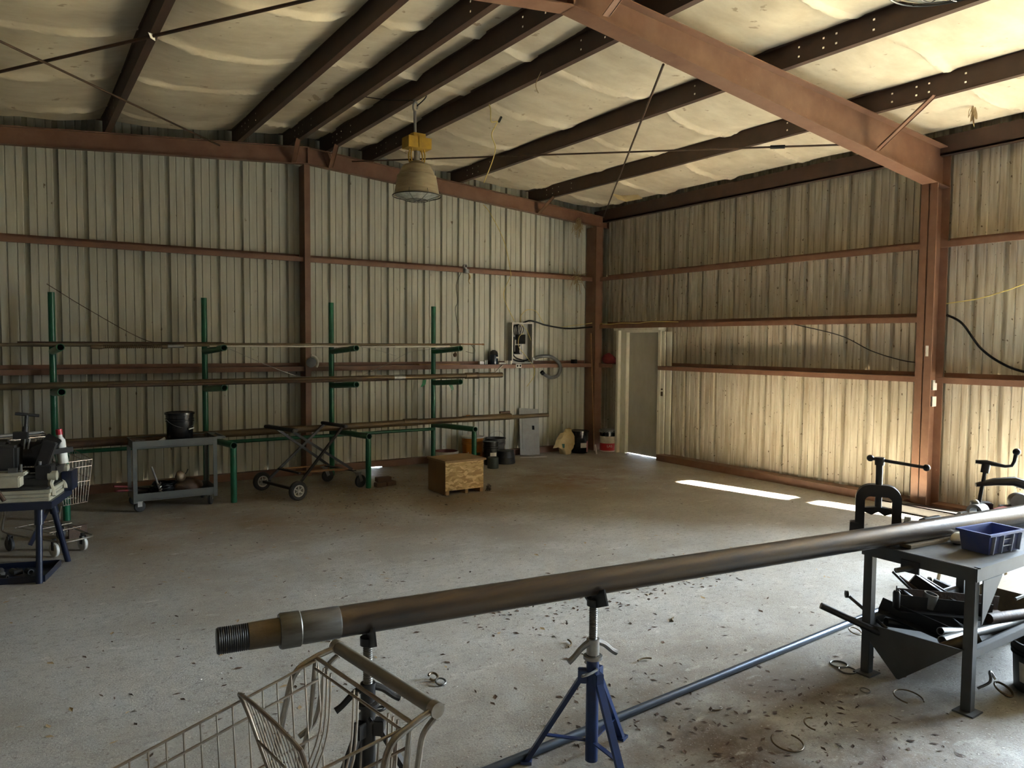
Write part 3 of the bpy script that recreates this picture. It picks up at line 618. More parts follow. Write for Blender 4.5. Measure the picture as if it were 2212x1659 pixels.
tag(MB().bx((-2.60, -0.16, GZ), (-2.515, -0.1, GZ+0.05)).obj('grey_clip', GALV, None, (-2.56, -0.13, GZ), 0.004), 'small grey clip on the girt, leftmost of the trinkets', 'clip')
q = thing('light_switch', 'small white switch piece on the girt just left of the blue jug', 'switch', (-2.485, -0.14, GZ)); MB().bx((-2.505, -0.17, GZ), (-2.485, -0.11, GZ+0.065)).bx((-2.475, -0.17, GZ), (-2.455, -0.11, GZ+0.065)).obj('rocker', WHITEP, q, (-2.485, -0.14, GZ), 0.002)
tag(MB().box((-2.16, -0.15, GZ+0.016), (0.14, 0.03, 0.03)).obj('white_stick', WHITEP, None, (-2.16, -0.15, GZ), 0.006), 'short white plastic stick on the girt right of the blue jug', 'stick')
tag(MB().box((-2.07, -0.14, GZ+0.03), (0.05, 0.05, 0.06), Matrix.Rotation(0.5, 3, 'Z')).box((-2.105, -0.13, GZ+0.012), (0.06, 0.04, 0.024)).obj('cable_clamp', WHITEP, None, (-2.08, -0.14, GZ), 0.004), 'white plastic clamp on the girt, between the stick and the round plug', 'clamp')
tag(MB().cyl((-1.995, -0.14, GZ), (-1.995, -0.14, GZ+0.06), 0.03, 14).obj('plastic_puck', WHITEP, None, (-1.995, -0.14, GZ), 0.004), 'round white plug on the girt touching the breaker panel', 'plug')
tag(MB().bar((-2.36, -0.225, 1.40), (-2.20, -0.222, 1.53), 0.022, 0.012).obj('plastic_tie', WHITEP, None, (-2.3, -0.225, 1.46)), 'white strap tilted across the face of the girt under the blue jug', 'strap')
tag(MB().bx((-0.67, -0.16, GZ), (-0.58, -0.08, GZ+0.07)).obj('black_box', BLACKP, None, (-0.62, -0.12, GZ), 0.005), 'small black box alone on the girt near the corner column', 'box')
jb = thing('junction_fitting', 'grey conduit fitting with a hanging scrap on the upper girt', 'fitting', (-2.90, -0.2, H1)); o_ = (-2.90, -0.2, H1)
MB().cyl((-2.90, -0.23, H1-0.01), (-2.90, -0.23, H1+0.05), 0.05, 16).cyl((-2.90, -0.23, H1+0.05), (-2.92, -0.23, H1+0.07), 0.02, 12).obj('body', GALV, jb, o_)
MB().hollow((-2.935, -0.27, H1+0.095), (-2.935, -0.22, H1+0.095), 0.033, 0.02, 14).obj('ring', GALV, jb, o_)
MB().tube([(-2.87, -0.24, H1), (-2.85, -0.25, H1-0.07), (-2.87, -0.25, H1-0.13), (-2.84, -0.25, H1-0.18)], [0.006, 0.02, 0.008, 0.004], 6, smooth=4).obj('hanging_scrap', STRAW, jb, o_)
def nest(name, c, r, n, lab, mt=STRAW, long=0.2):
    mb = MB(); rn = random.Random(len(lab))
    for k in range(n):
        a = V((rn.gauss(0, r*0.6), rn.gauss(0, r*0.3), rn.gauss(0, r*0.7))); b = a+V((rn.gauss(0, r*0.8), rn.gauss(0, r*0.3), rn.gauss(-0.2*long, r)))
        mb.tube([V(c)+a, V(c)+(a+b)/2+V((rn.uniform(-.02, .02), 0, rn.uniform(-.02, .02))), V(c)+b], 0.004, 4, smooth=2)
    return tag(mb.obj(name, mt, None, c), lab, 'nest')
nest('straw_tuft', (-0.66, -0.225, H1+0.03), 0.075, 60, 'tuft of straw caught on the upper girt near the corner column')
nest('straw_tuft', (-0.72, -0.32, 4.0), 0.06, 46, 'shredded insulation hanging over the end rafter near the corner column', long=0.8)
nest('straw_tuft', (-4.36, -5.85, 4.42), 0.06, 30, 'dark fluff stuck where a brace rod meets the wide tapered rafter', DUSTB)
# wires on the back wall
wire('yellow_wire', [(-2.49, -0.06, 4.13), (-2.36, -0.07, 4.0), (-2.085, -0.06, 3.58), (-2.06, -0.23, 3.06), (-2.065, -0.2, 2.95), (-2.08, -0.06, 2.67), (-1.87, -0.06, 2.27)], 0.006, YWIRE, 'yellow wire running down the back wall from the rafter to the breaker panel')
wire('grey_wire', [(-2.99, -0.22, 3.0), (-3.02, -0.12, 2.8), (-2.97, -0.08, 2.55), (-3.0, -0.06, 2.45), (-2.98, -0.05, 2.3), (-2.92, -0.05, 2.05)], 0.004, DSTEEL, 'thin dark wire dangling from the upper girt beside the grey fitting')
wire('yellow_wire', [(-1.74, -0.06, 2.25), (-1.72, -0.05, 2.36), (-1.6, -0.06, 2.46), (-1.42, -0.06, 2.44), (-1.30, -0.06, 2.3), (-1.26, -0.08, 2.24)], 0.005, YWIRE, 'yellow wire looping over the top right of the breaker panel')
wire('black_cable', [(-1.68, -0.06, 2.24), (-1.55, -0.06, 2.275), (-1.4, -0.08, 2.25), (-1.23, -0.1, 2.205), (-0.83, -0.16, 2.155), (-0.45, -0.22, 2.18), (-0.32, -0.24, 2.19)], 0.014, BLACKP, 'thick black cable sagging from the breaker panel to the corner column', 'cable')
wire('yellow_wire', [(-1.0, -0.12, 2.16), (-0.75, -0.12, 2.20), (-0.45, -0.2, 2.24), (-0.33, -0.25, 2.26)], 0.005, YWIRE, 'thin yellow wire tied along the sagging black cable')
wire('grey_cable', [(-0.21, -0.34, 2.25), (-0.215, -0.6, 2.235), (-0.215, -0.9, 2.25), (-0.215, -1.3, 2.24), (-0.215, -1.6, 2.26), (-0.21, -2.2, 2.245)], 0.006, YWIRE, 'slack pale cable lying on the girt above the white door', 'cable')
wire('grey_cable', [(-0.21, -4.3, 2.17), (-0.10, -4.9, 2.02), (-0.06, -5.3, 1.83), (-0.06, -5.7, 1.72), (-0.06, -5.95, 1.70)], 0.006, DSTEEL, 'thin grey cable hanging below the middle girt towards the column', 'cable')
wire('black_cable', [(-0.06, -6.18, 2.25), (-0.06, -6.35, 2.15), (-0.06, -6.56, 1.87), (-0.06, -6.8, 1.70), (-0.06, -7.05, 1.62), (-0.06, -7.5, 1.55)], 0.014, BLACKP, 'black cable drooping across the right wall beyond the steel column', 'cable')
wire('yellow_wire', [(-0.06, -6.17, 2.38), (-0.05, -6.5, 2.42), (-0.05, -6.8, 2.50), (-0.05, -7.05, 2.58), (-0.05, -7.5, 2.63)], 0.006, YWIRE, 'yellow wire rising across the right wall beyond the steel column')
for zz, lab in ((1.452, 'upper of two outlet boxes on the side of the steel column'), (1.265, 'lower of two outlet boxes on the side of the steel column')):
    ob = thing('outlet_box', lab, 'outlet', (-0.17, -6.10, zz)); o_ = (-0.17, -6.10, zz)
    MB().bx((-0.21, -6.13, zz-0.055), (-0.13, -6.072, zz+0.055)).obj('body', GALV, ob, o_, 0.003)
    MB().bx((-0.212, -6.137, zz-0.058), (-0.128, -6.131, zz+0.058)).obj('cover_plate', WHITEP, ob, o_, 0.002)
tag(MB().bx((-0.316, -6.12, 1.78), (-0.311, -6.09, 1.90)).obj('paper_sticker', LABELW, None, (-0.315, -6.1, 1.84)), 'narrow white sticker on the front edge of the steel column', 'sticker')
pr = thing('plate_on_post', 'round metal plate rim hanging on the middle wall post', 'plate', (-5.42, -0.3, 1.62)); o_ = (-5.42, -0.3, 1.62)
arc = [V((-5.43+0.10*math.cos(a), -0.275, 1.60+0.10*math.sin(a))) for a in [math.radians(-40+k*14) for k in range(10)]]
MB().tube(arc, 0.018, 8).obj('rim', WHITEP, pr, o_); MB().lathe([(0, 0), (0.06, 0.0), (0.07, 0.02), (0, 0.03)], (-5.43, -0.27, 1.60), 20, Matrix.Rotation(math.pi/2, 3, 'X')).obj('centre', DSTEEL, pr, o_)
rb = MB().sph((-0.13, -0.50, GZ+0.09), 0.13, (0.55, 1.35, 0.75)).noise(0.03, 7)
for v in rb.bm.verts: v.co.z = max(v.co.z-0.12*max(0, (-v.co.y-0.5)), GZ)
tag(rb.obj('red_bag', REDD, None, (-0.13, -0.5, GZ)), 'crumpled red bag on the girt stub between corner column and door', 'bag')
tag(MB().bar((-0.36, -0.385, 0.0), (-0.405, -0.31, 2.08), 0.025, 0.012).obj('leaning_strip', WOODB, None, (-0.36, -0.38, 0)), 'thin brown strip leaning against the corner column', 'strip')
tag(MB().bar((-0.60, -0.74, 0.0), (-0.53, -0.62, 0.145), 0.02, 0.02).obj('white_tube', WHITEP, None, (-0.62, -0.78, 0)), 'short white tube leaning at the foot of the corner column', 'tube')
# ------------------------------------------------------------------ roof brace rods
def rod(a, b, lab, r=0.011, turn=None):
    q = thing('brace_rod', lab, 'brace rod', a, 0, 'roof brace rods'); MB().cyl(a, b, r, 8).obj('rod', RUSTD, q, a)
    if turn is not None:
        p = V(a).lerp(V(b), turn); dd = (V(b)-V(a)).normalized(); MB().cyl(p-dd*0.08, p+dd*0.08, 0.022, 8).obj('turnbuckle', BLACKM, q, a)
rod((-9.75, -1.34, 4.17), (-6.35, -5.98, 4.44), 'thicker dark brace rod crossing the upper left corner of the ceiling', 0.014)
rod((-10.2, -5.0, 4.115), (-6.62, -0.31, 4.40), 'thin brown brace rod running from the left edge down to the end rafter')
rod((-4.37, -5.965, 4.20), (-0.30, -0.48, 4.09), 'brace rod dropping from the wide tapered rafter to the eave by the corner column')
rod((-4.82, -0.30, 4.45), (-0.79, -5.965, 4.11), 'long level brace rod passing behind the hanging lamp to the wide rafter', turn=0.82)
tag(MB().sheet([[V((-7.95, -3.89, 4.325)), V((-7.90, -3.86, 4.33))], [V((-7.93, -3.87, 4.29)), V((-7.89, -3.84, 4.285))]]).obj('white_rag', WHITEP, None, (-7.92, -3.87, 4.3)), 'white scrap snagged where the thick brace rod crosses a purlin', 'scrap')
# ------------------------------------------------------------------ hanging lamps and loose wires
lp = thing('high_bay_lamp', 'dusty bell-shaped high bay lamp hanging from the ridge in mid hall', 'lamp', (-5.15, -3.0, 3.49))
MB().lathe([(0.060, 0.39), (0.075, 0.385), (0.09, 0.365), (0.15, 0.34), (0.185, 0.28), (0.20, 0.235), (0.213, 0.228), (0.226, 0.15), (0.238, 0.08), (0.246, 0.03), (0.252, 0.028), (0.252, 0.018), (0.240, 0.018), (0.232, 0.08), (0.205, 0.21), (0.175, 0.28), (0.14, 0.32), (0.06, 0.35)], n=40).obj('lamp_shade', REFLB, lp)
MB().lathe([(0, -0.035), (0.12, -0.026), (0.20, -0.004), (0.238, 0.018), (0.235, 0.026), (0.12, 0.0), (0, -0.01)], n=40).obj('lens', mat('lamp_lens', (0.62, 0.64, 0.60), 0.12, 0.2, (0.3, 0.31, 0.28), 14, 0.6), lp)
gd = MB().tube([(0.265*math.cos(t*math.pi/24), 0.265*math.sin(t*math.pi/24), 0.012) for t in range(48)], 0.006, 6, closed=True)
gd.tube([(0.12*math.cos(t*math.pi/16), 0.12*math.sin(t*math.pi/16), -0.036) for t in range(32)], 0.003, 6, closed=True)
for k in range(8):
    a = k*math.pi/4; gd.tube([(0.255*math.cos(a), 0.255*math.sin(a), 0.06), (0.27*math.cos(a), 0.27*math.sin(a), 0.012), (0.12*math.cos(a), 0.12*math.sin(a), -0.036), (0, 0, -0.045)], 0.0025, 5)
gd.obj('wire_guard', DSTEEL, lp)
MB().cyl((0, 0, 0.37), (0, 0, 0.50), 0.032, 16).obj('neck', GALV, lp)
for sx in (-1, 1):
    fk = MB()
    for sy in (-1, 1): fk.tube([(sx*0.07, sy*0.03, 0.52), (sx*0.085, sy*0.03, 0.45), (sx*0.075, sy*0.03, 0.38)], 0.008, 6, smooth=4)
    fk.bx((sx*0.075-0.006, -0.035, 0.378), (sx*0.075+0.006, 0.035, 0.39)); fk.obj('yoke_arm', YELLOWP, lp)
MB().box((0, 0, 0.58), (0.28, 0.17, 0.12)).box((0.02, 0.02, 0.665), (0.15, 0.10, 0.06)).bx((-0.02, -0.09, 0.52), (0.0, -0.083, 0.64)).obj('ballast_housing', YELLOWP, lp, None, 0.018)
MB().cyl((-0.02, 0, 0.69), (-0.025, 0, 0.93), 0.016, 10).tube([(-0.025, 0, 0.92), (-0.045, 0, 0.955), (-0.04, 0, 1.0), (-0.015, 0, 1.03), (0.01, 0, 1.0), (0.0, 0, 0.955)], 0.010, 8, smooth=5).obj('hanging_hook', GALV, lp)
MB().tube([(-0.01, 0, 1.02), (-0.02, 0.01, 1.045), (-0.045, 0.02, 1.07)], 0.008, 6, smooth=4).obj('hook_eye', GALV, lp)
MB().tube([(-0.01, -0.02, 0.98), (0.06, -0.1, 1.07), (0.03, -0.15, 1.14), (0.055, -0.2, 1.20), (0.1, -0.3, 1.24), (0.13, -0.5, 1.24)], 0.007, 6, smooth=6).obj('lamp_cord', BLACKP, lp)
dup(lp, (-5.12, -8.62, 3.635), 1.1, 'lower rim of a second caged lamp just showing at the top right edge')
wire('yellow_wire', [(-4.53, -3.5, 4.48), (-4.51, -3.5, 4.43), (-4.50, -3.5, 4.30), (-4.42, -3.5, 4.31), (-4.495, -3.5, 4.166), (-4.446, -3.5, 4.034), (-4.487, -3.5, 3.869), (-4.592, -3.5, 3.631)], 0.006, YWIRE, 'loose yellow wire dangling from the right slope of the ceiling beside the lamp')
tag(MB().box((-4.388, -3.5, 4.343), (0.02, 0.02, 0.07), Matrix.Rotation(0.5, 3, 'Y')).obj('wire_connector', BLACKP, None, (-4.388, -3.5, 4.34)), 'black connector on the loose yellow wire', 'connector')
wire('grey_wire', [(-4.56, -4.5, 4.53), (-4.62, -4.5, 4.40), (-4.59, -4.5, 4.32)], 0.004, STRAW, 'short wire end poking below the purlin right of the loose yellow wire')
wire('yellow_wire', [(-5.16, -3.2, 4.62), (-5.14, -3.6, 4.66), (-5.05, -3.85, 4.72)], 0.007, YWIRE, 'tied yellow cord by the lamp hook at the ridge purlins')
wire('grey_wire', [(-5.6, -2.6, 4.60), (-5.4, -2.8, 4.55), (-5.2, -3.0, 4.53)], 0.005, DSTEEL, 'thin chain slung between the ridge purlins beside the lamp hook', 'chain')
tag(MB().sheet([[V((-1.0, -1.5, 4.25)), V((-0.86, -1.55, 4.23)), V((-0.7, -1.75, 4.24))], [V((-0.92, -1.55, 4.16)), V((-0.80, -1.62, 4.12)), V((-0.62, -1.8, 4.17))]]).noise(0.02, 9).obj('torn_facing', KRAFT, None, (-0.8, -1.6, 4.2)), 'torn flap of ceiling facing hanging near the eave by the corner', 'torn facing')
nest('straw_tuft', (-0.85, -6.75, 4.27), 0.03, 16, 'small dangling straw bit on the ceiling right of the flange brace', long=0.6)
# ------------------------------------------------------------------ shopping carts
def shopping_cart(loc, rz, lab):
    t = thing('shopping_cart', lab, 'shopping cart', loc, rz, 'shopping carts')
    L = 0.86
    def W(x, z):                       # half width of the basket
        w = 0.235-0.075*x/L; return w-0.05*(0.96-z)/0.45*1.0
    def zt(x): return 0.975-0.14*x/L
    def zb(x): return 0.52-0.06*x/L
    b = MB(); n = 21; R1, R2 = 0.0026, 0.0042
    for s in (-1, 1):
        for k in range(n+1):
            x = -0.035+(L+0.035)*k/n; b.tube([(x, s*W(x, zt(x)), zt(x)), (x, s*W(x, zb(x)), zb(x))], R1, 5)
        for f in (0, 0.12, 0.45, 0.75, 1.0):
            b.tube([(x, s*W(x, zt(x)+(zb(x)-zt(x))*f), zt(x)+(zb(x)-zt(x))*f) for x in (-0.035, L*0.5, L)], R2 if f in (0, 0.12, 0.45, 1.0) else R1, 6)
    for k in range(11):
        y = -1+2*k/10; b.tube([(0, y*W(0, zb(0)), zb(0)), (L, y*W(L, zb(L)), zb(L)), (L+0.02, y*W(L, zt(L)), zt(L))], R1, 5)
    for x in (0.0, 0.22, 0.44, 0.66, L): b.tube([(x, -W(x, zb(x)), zb(x)), (x, W(x, zb(x)), zb(x))], R2, 6)
    for f in (0, 0.15, 0.5, 1): b.tube([(L+0.02*(1-f), -W(L, zt(L)+(zb(L)-zt(L))*f), zt(L)+(zb(L)-zt(L))*f), (L+0.02*(1-f), W(L, zt(L)+(zb(L)-zt(L))*f), zt(L)+(zb(L)-zt(L))*f)], R2, 6)
    b.obj('basket', WIREM, t)
    g = MB()
    g.tube([(-0.035, -0.238, 0.985), (-0.035, 0.238, 0.985)], 0.0055, 8); g.tube([(-0.02, -0.225, 0.965), (-0.02, 0.225, 0.965)], 0.004, 6)
    for k in (0, 1, 2, 8, 9, 16, 17, 18):
        y = -0.19+0.38*k/18; g.tube([(-0.028, y, 0.975), (-0.015, y, 0.80), (0.045, y, 0.66), (0.075, y, 0.54)], R1+0.0008, 5, smooth=4)
    for z, xx in ((0.66, 0.045), (0.54, 0.075)): g.tube([(xx, -0.2, z), (xx, 0.2, z)], R2, 6)
    g.obj('rear_gate', WIREM, t)
    f = MB(); top = [(0.235, -0.155, 0.955), (0.235, 0.155, 0.955)]
    f.tube([(0.10, -0.15, 0.60), (0.195, -0.165, 0.92), (0.22, -0.15, 0.99), (0.22, 0.15, 0.99), (0.195, 0.165, 0.92), (0.10, 0.15, 0.60)], 0.0055, 8, smooth=3)
    for k in range(12):
        y = -0.138+0.276*k/11; f.tube([(0.219, y, 0.998), (0.203, y, 0.95), (0.10, y, 0.60)], R1*0.8, 5)
    f.tube([(0.175, -0.16, 0.85), (0.175, 0.16, 0.85)], R2, 6); f.tube([(0.105, -0.16, 0.62), (0.105, 0.16, 0.62)], R2, 6)
    f.obj('seat_back', WIREM, t)
    st = MB()
    for k in range(7): st.tube([(0.05, -0.14+0.28*k/6, 0.63), (0.22, -0.12+0.24*k/6, 0.66)], R1, 5)
    for x, w in ((0.055, 0.15), (0.21, 0.13)): st.tube([(x, -w, 0.63+0.18*(x-.05)), (x, w, 0.63+0.18*(x-.05))], R2, 6)
    st.obj('child_seat', WIREM, t)
    fr = MB()
    for s in (-1, 1):
        fr.tube([(-0.10, s*0.243, 1.0), (-0.03, s*0.25, 0.985), (0.03, s*0.25, 0.955), (0.06, s*0.252, 0.86), (0.12, s*0.252, 0.62), (0.20, s*0.25, 0.38), (0.16, s*0.25, 0.22), (0.22, s*0.24, 0.165), (0.75, s*0.15, 0.15)], 0.0088, 10, smooth=5)
        fr.tube([(-0.10, s*0.243, 0.975), (-0.065, s*0.245, 0.945), (-0.05, s*0.246, 0.88), (-0.03, s*0.248, 0.80), (0.02, s*0.248, 0.77)], 0.0078, 8, smooth=5)
        fr.tube([(-0.03, s*0.243, 0.985), (-0.01, s*0.238, 0.80), (0.05, s*0.225, 0.66)], 0.007, 8)
        fr.tube([(0.20, s*0.25, 0.38), (0.30, s*0.20, 0.45), (0.60, s*0.15, 0.455)], 0.0085, 8, smooth=4)
    fr.tube([(0.70, -0.155, 0.15), (0.86, -0.14, 0.15), (0.90, -0.08, 0.15), (0.90, 0.08, 0.15), (0.86, 0.14, 0.15), (0.70, 0.155, 0.15)], 0.0088, 10, smooth=5)
    fr.obj('frame', CHROME, t)
    lr = MB()
    for k in range(5): lr.tube([(0.24, -0.18+0.09*k, 0.21), (0.72, -0.12+0.06*k, 0.20)], 0.0035, 5)
    for x, w in ((0.26, 0.2), (0.5, 0.17), (0.7, 0.14)): lr.tube([(x, -w, 0.21), (x, w, 0.21)], 0.004, 6)
    lr.obj('lower_rack', WIREM, t)
    h = MB().cyl((-0.10, -0.235, 1.0), (-0.10, 0.235, 1.0), 0.0175, 16); h.obj('handle', mat('cart_handle', (0.17, 0.155, 0.125), 0.5, 0, (0.11, 0.10, 0.085), 9, 0.5, (6, 1, 6)), t)
    for s in (-1, 1): MB().cyl((-0.10, s*0.235, 1.0), (-0.10, s*0.258, 1.0), 0.0195, 14).obj('handle_clamp', CHROME, t)
    for x, y in ((0.74, -0.125), (0.74, 0.125), (0.22, -0.225), (0.22, 0.225)):
        c = MB().bx((x-0.012, y-0.022, 0.06), (x+0.022, y-0.017, 0.135)).bx((x-0.012, y+0.017, 0.06), (x+0.022, y+0.022, 0.135)).cyl((x+0.0, y, 0.13), (x+0.0, y, 0.16), 0.018, 10)
        w = c.obj('caster', DSTEEL, t)
        q = MB(); q.lathe([(0.0, -0.016), (0.055, -0.016), (0.062, -0.01), (0.062, 0.01), (0.055, 0.016), (0, 0.016)], (x, y, 0.062), 22, Matrix.Rotation(math.pi/2, 3, 'X')); q.obj('wheel', WHEELG if x > 0.5 else RUBBER, w)
    return t
ha = math.atan2(-0.133, -0.991)
sc1 = shopping_cart((-8.203, -8.730, 0), ha, 'wire shopping cart in front of the big pipe, its brown handle under the pipe end')
dup(sc1, (-8.86, -2.26, 0), math.atan2(-0.91, 0.46), 'dark wire shopping cart standing behind the pipe threading machine')
# ------------------------------------------------------------------ jack stands and the big pipe
def jack_stand(loc, rz, lab):
    t = thing('pipe_jack_stand', lab, 'pipe stand', loc, rz, 'pipe stands')
    MB().cyl((0, 0, 0.03), (0, 0, 0.50), 0.0285, 16).obj('center_tube', BLUEP, t)
    for k in range(3):
        a = k*2*math.pi/3+0.5; c, s = math.cos(a), math.sin(a)
        MB().bar((0.03*c, 0.03*s, 0.44), (0.29*c, 0.29*s, 0.012), 0.032, 0.02).box((0.292*c, 0.292*s, 0.008), (0.05, 0.05, 0.014), Matrix.Rotation(a, 3, 'Z')).obj('leg', BLUEP, t)
        MB().bar((0.028*c, 0.028*s, 0.12), (0.215*c, 0.215*s, 0.135), 0.022, 0.006).obj('brace', BLUEP, t)
        MB().bx((-.02, -.02, 0), (.02, .02, .06)).xf(Matrix.Translation((0.045*c, 0.045*s, 0.385)) @ Matrix.Rotation(a, 4, 'Z')).obj('hinge_bracket', BLUEP, t, None, 0.003)
    MB().lathe([(0.029, 0.49), (0.043, 0.495), (0.043, 0.508), (0.029, 0.512)], n=20).obj('collar', GALV, t)
    sc = MB(); pr = []
    for k in range(60): z = 0.50+0.25*k/59; pr.append((0.0165 if k % 2 else 0.019, z))
    sc.lathe([(0, 0.5)]+pr+[(0, 0.75)], n=16); sc.obj('threaded_post', COUPL, t)
    nut = MB().cyl((0, 0, 0.515), (0, 0, 0.585), 0.029, 16)
    for s in (-1, 1): nut.tube([(s*0.02, 0, 0.57), (s*0.06, 0, 0.55), (s*0.10, 0, 0.515), (s*0.125, 0, 0.50)], [0.016, 0.013, 0.012, 0.014], 8, smooth=3)
    nut.obj('wing_nut', GALV, t)
    hd = MB()
    for s in (-1, 1): hd.bar((0, s*0.012, 0.762), (0, s*0.10, 0.80), 0.07, 0.008, up=(1, 0, 0))
    hd.cyl((0, 0, 0.735), (0, 0, 0.765), 0.03, 14); hd.obj('vee_head', DSTEEL, t)
    p = MB().cyl((0.0, -0.035, 0.455), (0, 0.06, 0.455), 0.007, 8).tube([(0, -0.035, 0.455), (-0.06, -0.055, 0.452), (-0.085, -0.05, 0.448), (-0.06, -0.035, 0.446), (-0.02, -0.045, 0.45)], 0.0055, 6, smooth=5)
    p.obj('locking_pin', GALV, t)
    return t
PA, PB = V((-8.335, -7.83, 0.84)), V((-3.45, -8.475, 0.84)); PD = (PB-PA).normalized()
def onpipe(x): return PA + PD*((x-PA.x)/PD.x)
pj = onpipe(-6.79); pj2 = onpipe(-7.80)
pang = math.atan2(PD.y, PD.x)
PR = 0.0575
js = jack_stand((pj.x, pj.y, 0), pang, 'blue tripod pipe stand holding the middle of the big pipe')
dup(js, (pj2.x, pj2.y, 0), pang+math.pi, 'dark tripod pipe stand under the near end of the big pipe, behind the cart handle', mats={'jack_blue_paint': DSTEEL, 'galvanized': DSTEEL})
for o in (js,): pass
bp = thing('big_steel_pipe', 'big dark steel pipe lying across the stands and the bench in the foreground', 'pipe', PA)
MB().cyl(PA+PD*0.30, PB, PR, 40).obj('barrel', BIGP, bp, PA)
MB().tube([PA+PD*0.285, PA+PD*0.30, PA+PD*0.425, PA+PD*0.43], [PR-0.001, PR+0.002, PR+0.002, PR], 40).obj('ground_sleeve', COUPL, bp, PA)
MB().tube([PA+PD*0.212, PA+PD*0.218, PA+PD*0.283, PA+PD*0.287], [PR+0.003, PR+0.007, PR+0.007, PR+0.003], 40).obj('coupling_ring', COUPL, bp, PA)
MB().tube([PA+PD*0.105, PA+PD*0.215], [PR-0.010, PR-0.008], 40).obj('pin_neck', RUSTP, bp, PA)
th = MB(); pts = []; rr = []
for k in range(31): pts.append(PA+PD*(0.105*k/30)); rr.append(PR-0.010-(0.0025 if k % 2 else 0))
pts = [PA+PD*0.001, PA-PD*0.0005] + pts[1:]; rr = [PR-0.02, PR-0.014] + rr[1:]
th.tube(pts, rr, 36); th.obj('threaded_end', DSTEEL, bp, PA)
tag(MB().cyl((-8.4, -7.905, 0.0215), (-3.6, -7.646, 0.0215), 0.0205, 14).obj('steel_rod', mat('blue_steel_rod', (0.10, 0.13, 0.18), 0.35, 0.6, (0.06, 0.07, 0.09), 7, 0.5, (0.4, 3, 3)), None, (-8.4, -7.905, 0)), 'long bluish steel rod lying on the floor behind the pipe stands', 'rod')
# ------------------------------------------------------------------ work bench
BX0, BX1, BY0, BY1, BT = -4.86, -3.05, -8.74, -8.13, 0.765
be = thing('work_bench', 'grey steel work bench under the big pipe with a sheet trough below', 'bench', (BX0, BY0, 0)); BO = (BX0, BY0, 0)
MB().bx((BX0, BY0, BT-0.012), (BX1, BY1, BT)).obj('bench_top', DUSTTOP, be, BO)
MB().bx((BX0, BY0-0.006, BT-0.07), (BX1, BY0, BT-0.002)).bx((BX0, BY1, BT-0.07), (BX1, BY1+0.006, BT-0.002)).bx((BX0-0.006, BY0, BT-0.07), (BX0, BY1, BT-0.002)).bx((BX1, BY0, BT-0.07), (BX1+0.006, BY1, BT-0.002)).bx((BX0+0.02, BY0-0.012, BT-0.002), (BX1, BY0+0.02, BT+0.003)).obj('apron', BENCHG, be, BO)
for lx, ly in ((BX0+0.03, BY0+0.03), (BX0+0.03, BY1-0.03), (BX1-0.03, BY0+0.03), (-3.75, BY1-0.03)):
    MB().bx((lx-0.025, ly-0.025, 0.008), (lx+0.025, ly+0.025, BT-0.012)).bx((lx-0.06, ly-0.055, 0.0), (lx+0.055, ly+0.05, 0.009)).obj('leg', BENCHG, be, BO, 0.003)
G = Matrix.Translation((BX0+0.06, BY0-0.004, 0)) @ Matrix.Rotation(math.pi/2, 4, 'X')
MB().prism([(0, BT-0.07), (0.21, BT-0.07), (0.005, BT-0.30), (0, BT-0.30)], G, 0.006).obj('gusset_plate', BENCHG, be, BO)
MB().bx((BX0-0.014, -8.46, BT-0.105), (BX0-0.006, -8.36, BT-0.04)).cyl((BX0-0.012, -8.42, BT-0.075), (BX0-0.10, -8.38, BT-0.085), 0.014, 10).obj('clip_handle', BLACKM, be, BO)
tr = MB(); X0t, X1t = BX0-0.01, -3.55
tr.prism([(-8.10, 0.30), (-8.355, 0.05), (-8.37, 0.05), (-8.70, 0.33), (-8.70, 0.25), (-8.37, 0.035)][0:4], Matrix(((0, 0, 1, X0t), (1, 0, 0, 0), (0, 1, 0, 0), (0, 0, 0, 1))), 0.008)
for A, B in (((-8.10, 0.30), (-8.362, 0.05)), ((-8.362, 0.05), (-8.70, 0.33))):
    v = [V((X0t, A[0], A[1])), V((X1t, A[0], A[1])), V((X1t, B[0], B[1])), V((X0t, B[0], B[1]))]
    tr.sheet([[v[0], v[1]], [v[3], v[2]]]); tr.sheet([[p+V((0, 0, 0.005)) for p in (v[0], v[1])], [p+V((0, 0, 0.005)) for p in (v[3], v[2])]])
tr.obj('scrap_trough', BENCHG, be, BO)
MB().bx((BX0+0.05, -8.735, 0.29), (BX1-0.03, -8.70, 0.335)).bx((BX0+0.05, -8.16, 0.27), (-3.75, -8.125, 0.315)).obj('shelf_rail', BENCHG, be, BO, 0.002)
# yoke vise on the bench corner
yv = thing('yoke_vise', 'black arched pipe yoke vise with a T-bar on the bench corner', 'vise', (-4.69, -8.115, BT), math.atan2(-0.84, 0.54)); 
yk = MB()
def arcpts(w, h, r, n=8):
    P = [(-w, 0)]
    for k in range(n+1): a = math.pi-math.pi/2*k/n; P.append((-w+r+r*math.cos(a), h-r+r*math.sin(a)))
    for k in range(n+1): a = math.pi/2-math.pi/2*k/n; P.append((w-r+r*math.cos(a), h-r+r*math.sin(a)))
    P.append((w, 0)); return P
out = arcpts(0.122, 0.315, 0.085); inn = arcpts(0.072, 0.245, 0.03)
MY = Matrix(((1, 0, 0, 0), (0, 0, 1, -0.028), (0, 1, 0, 0), (0, 0, 0, 1)))
n = len(out)
for side in (0, 0.056):
    pass
A0 = [yk.bm.verts.new(MY @ V((x, z, 0))) for x, z in out]; A1 = [yk.bm.verts.new(MY @ V((x, z, 0.056))) for x, z in out]
B0 = [yk.bm.verts.new(MY @ V((x, z, 0))) for x, z in inn]; B1 = [yk.bm.verts.new(MY @ V((x, z, 0.056))) for x, z in inn]
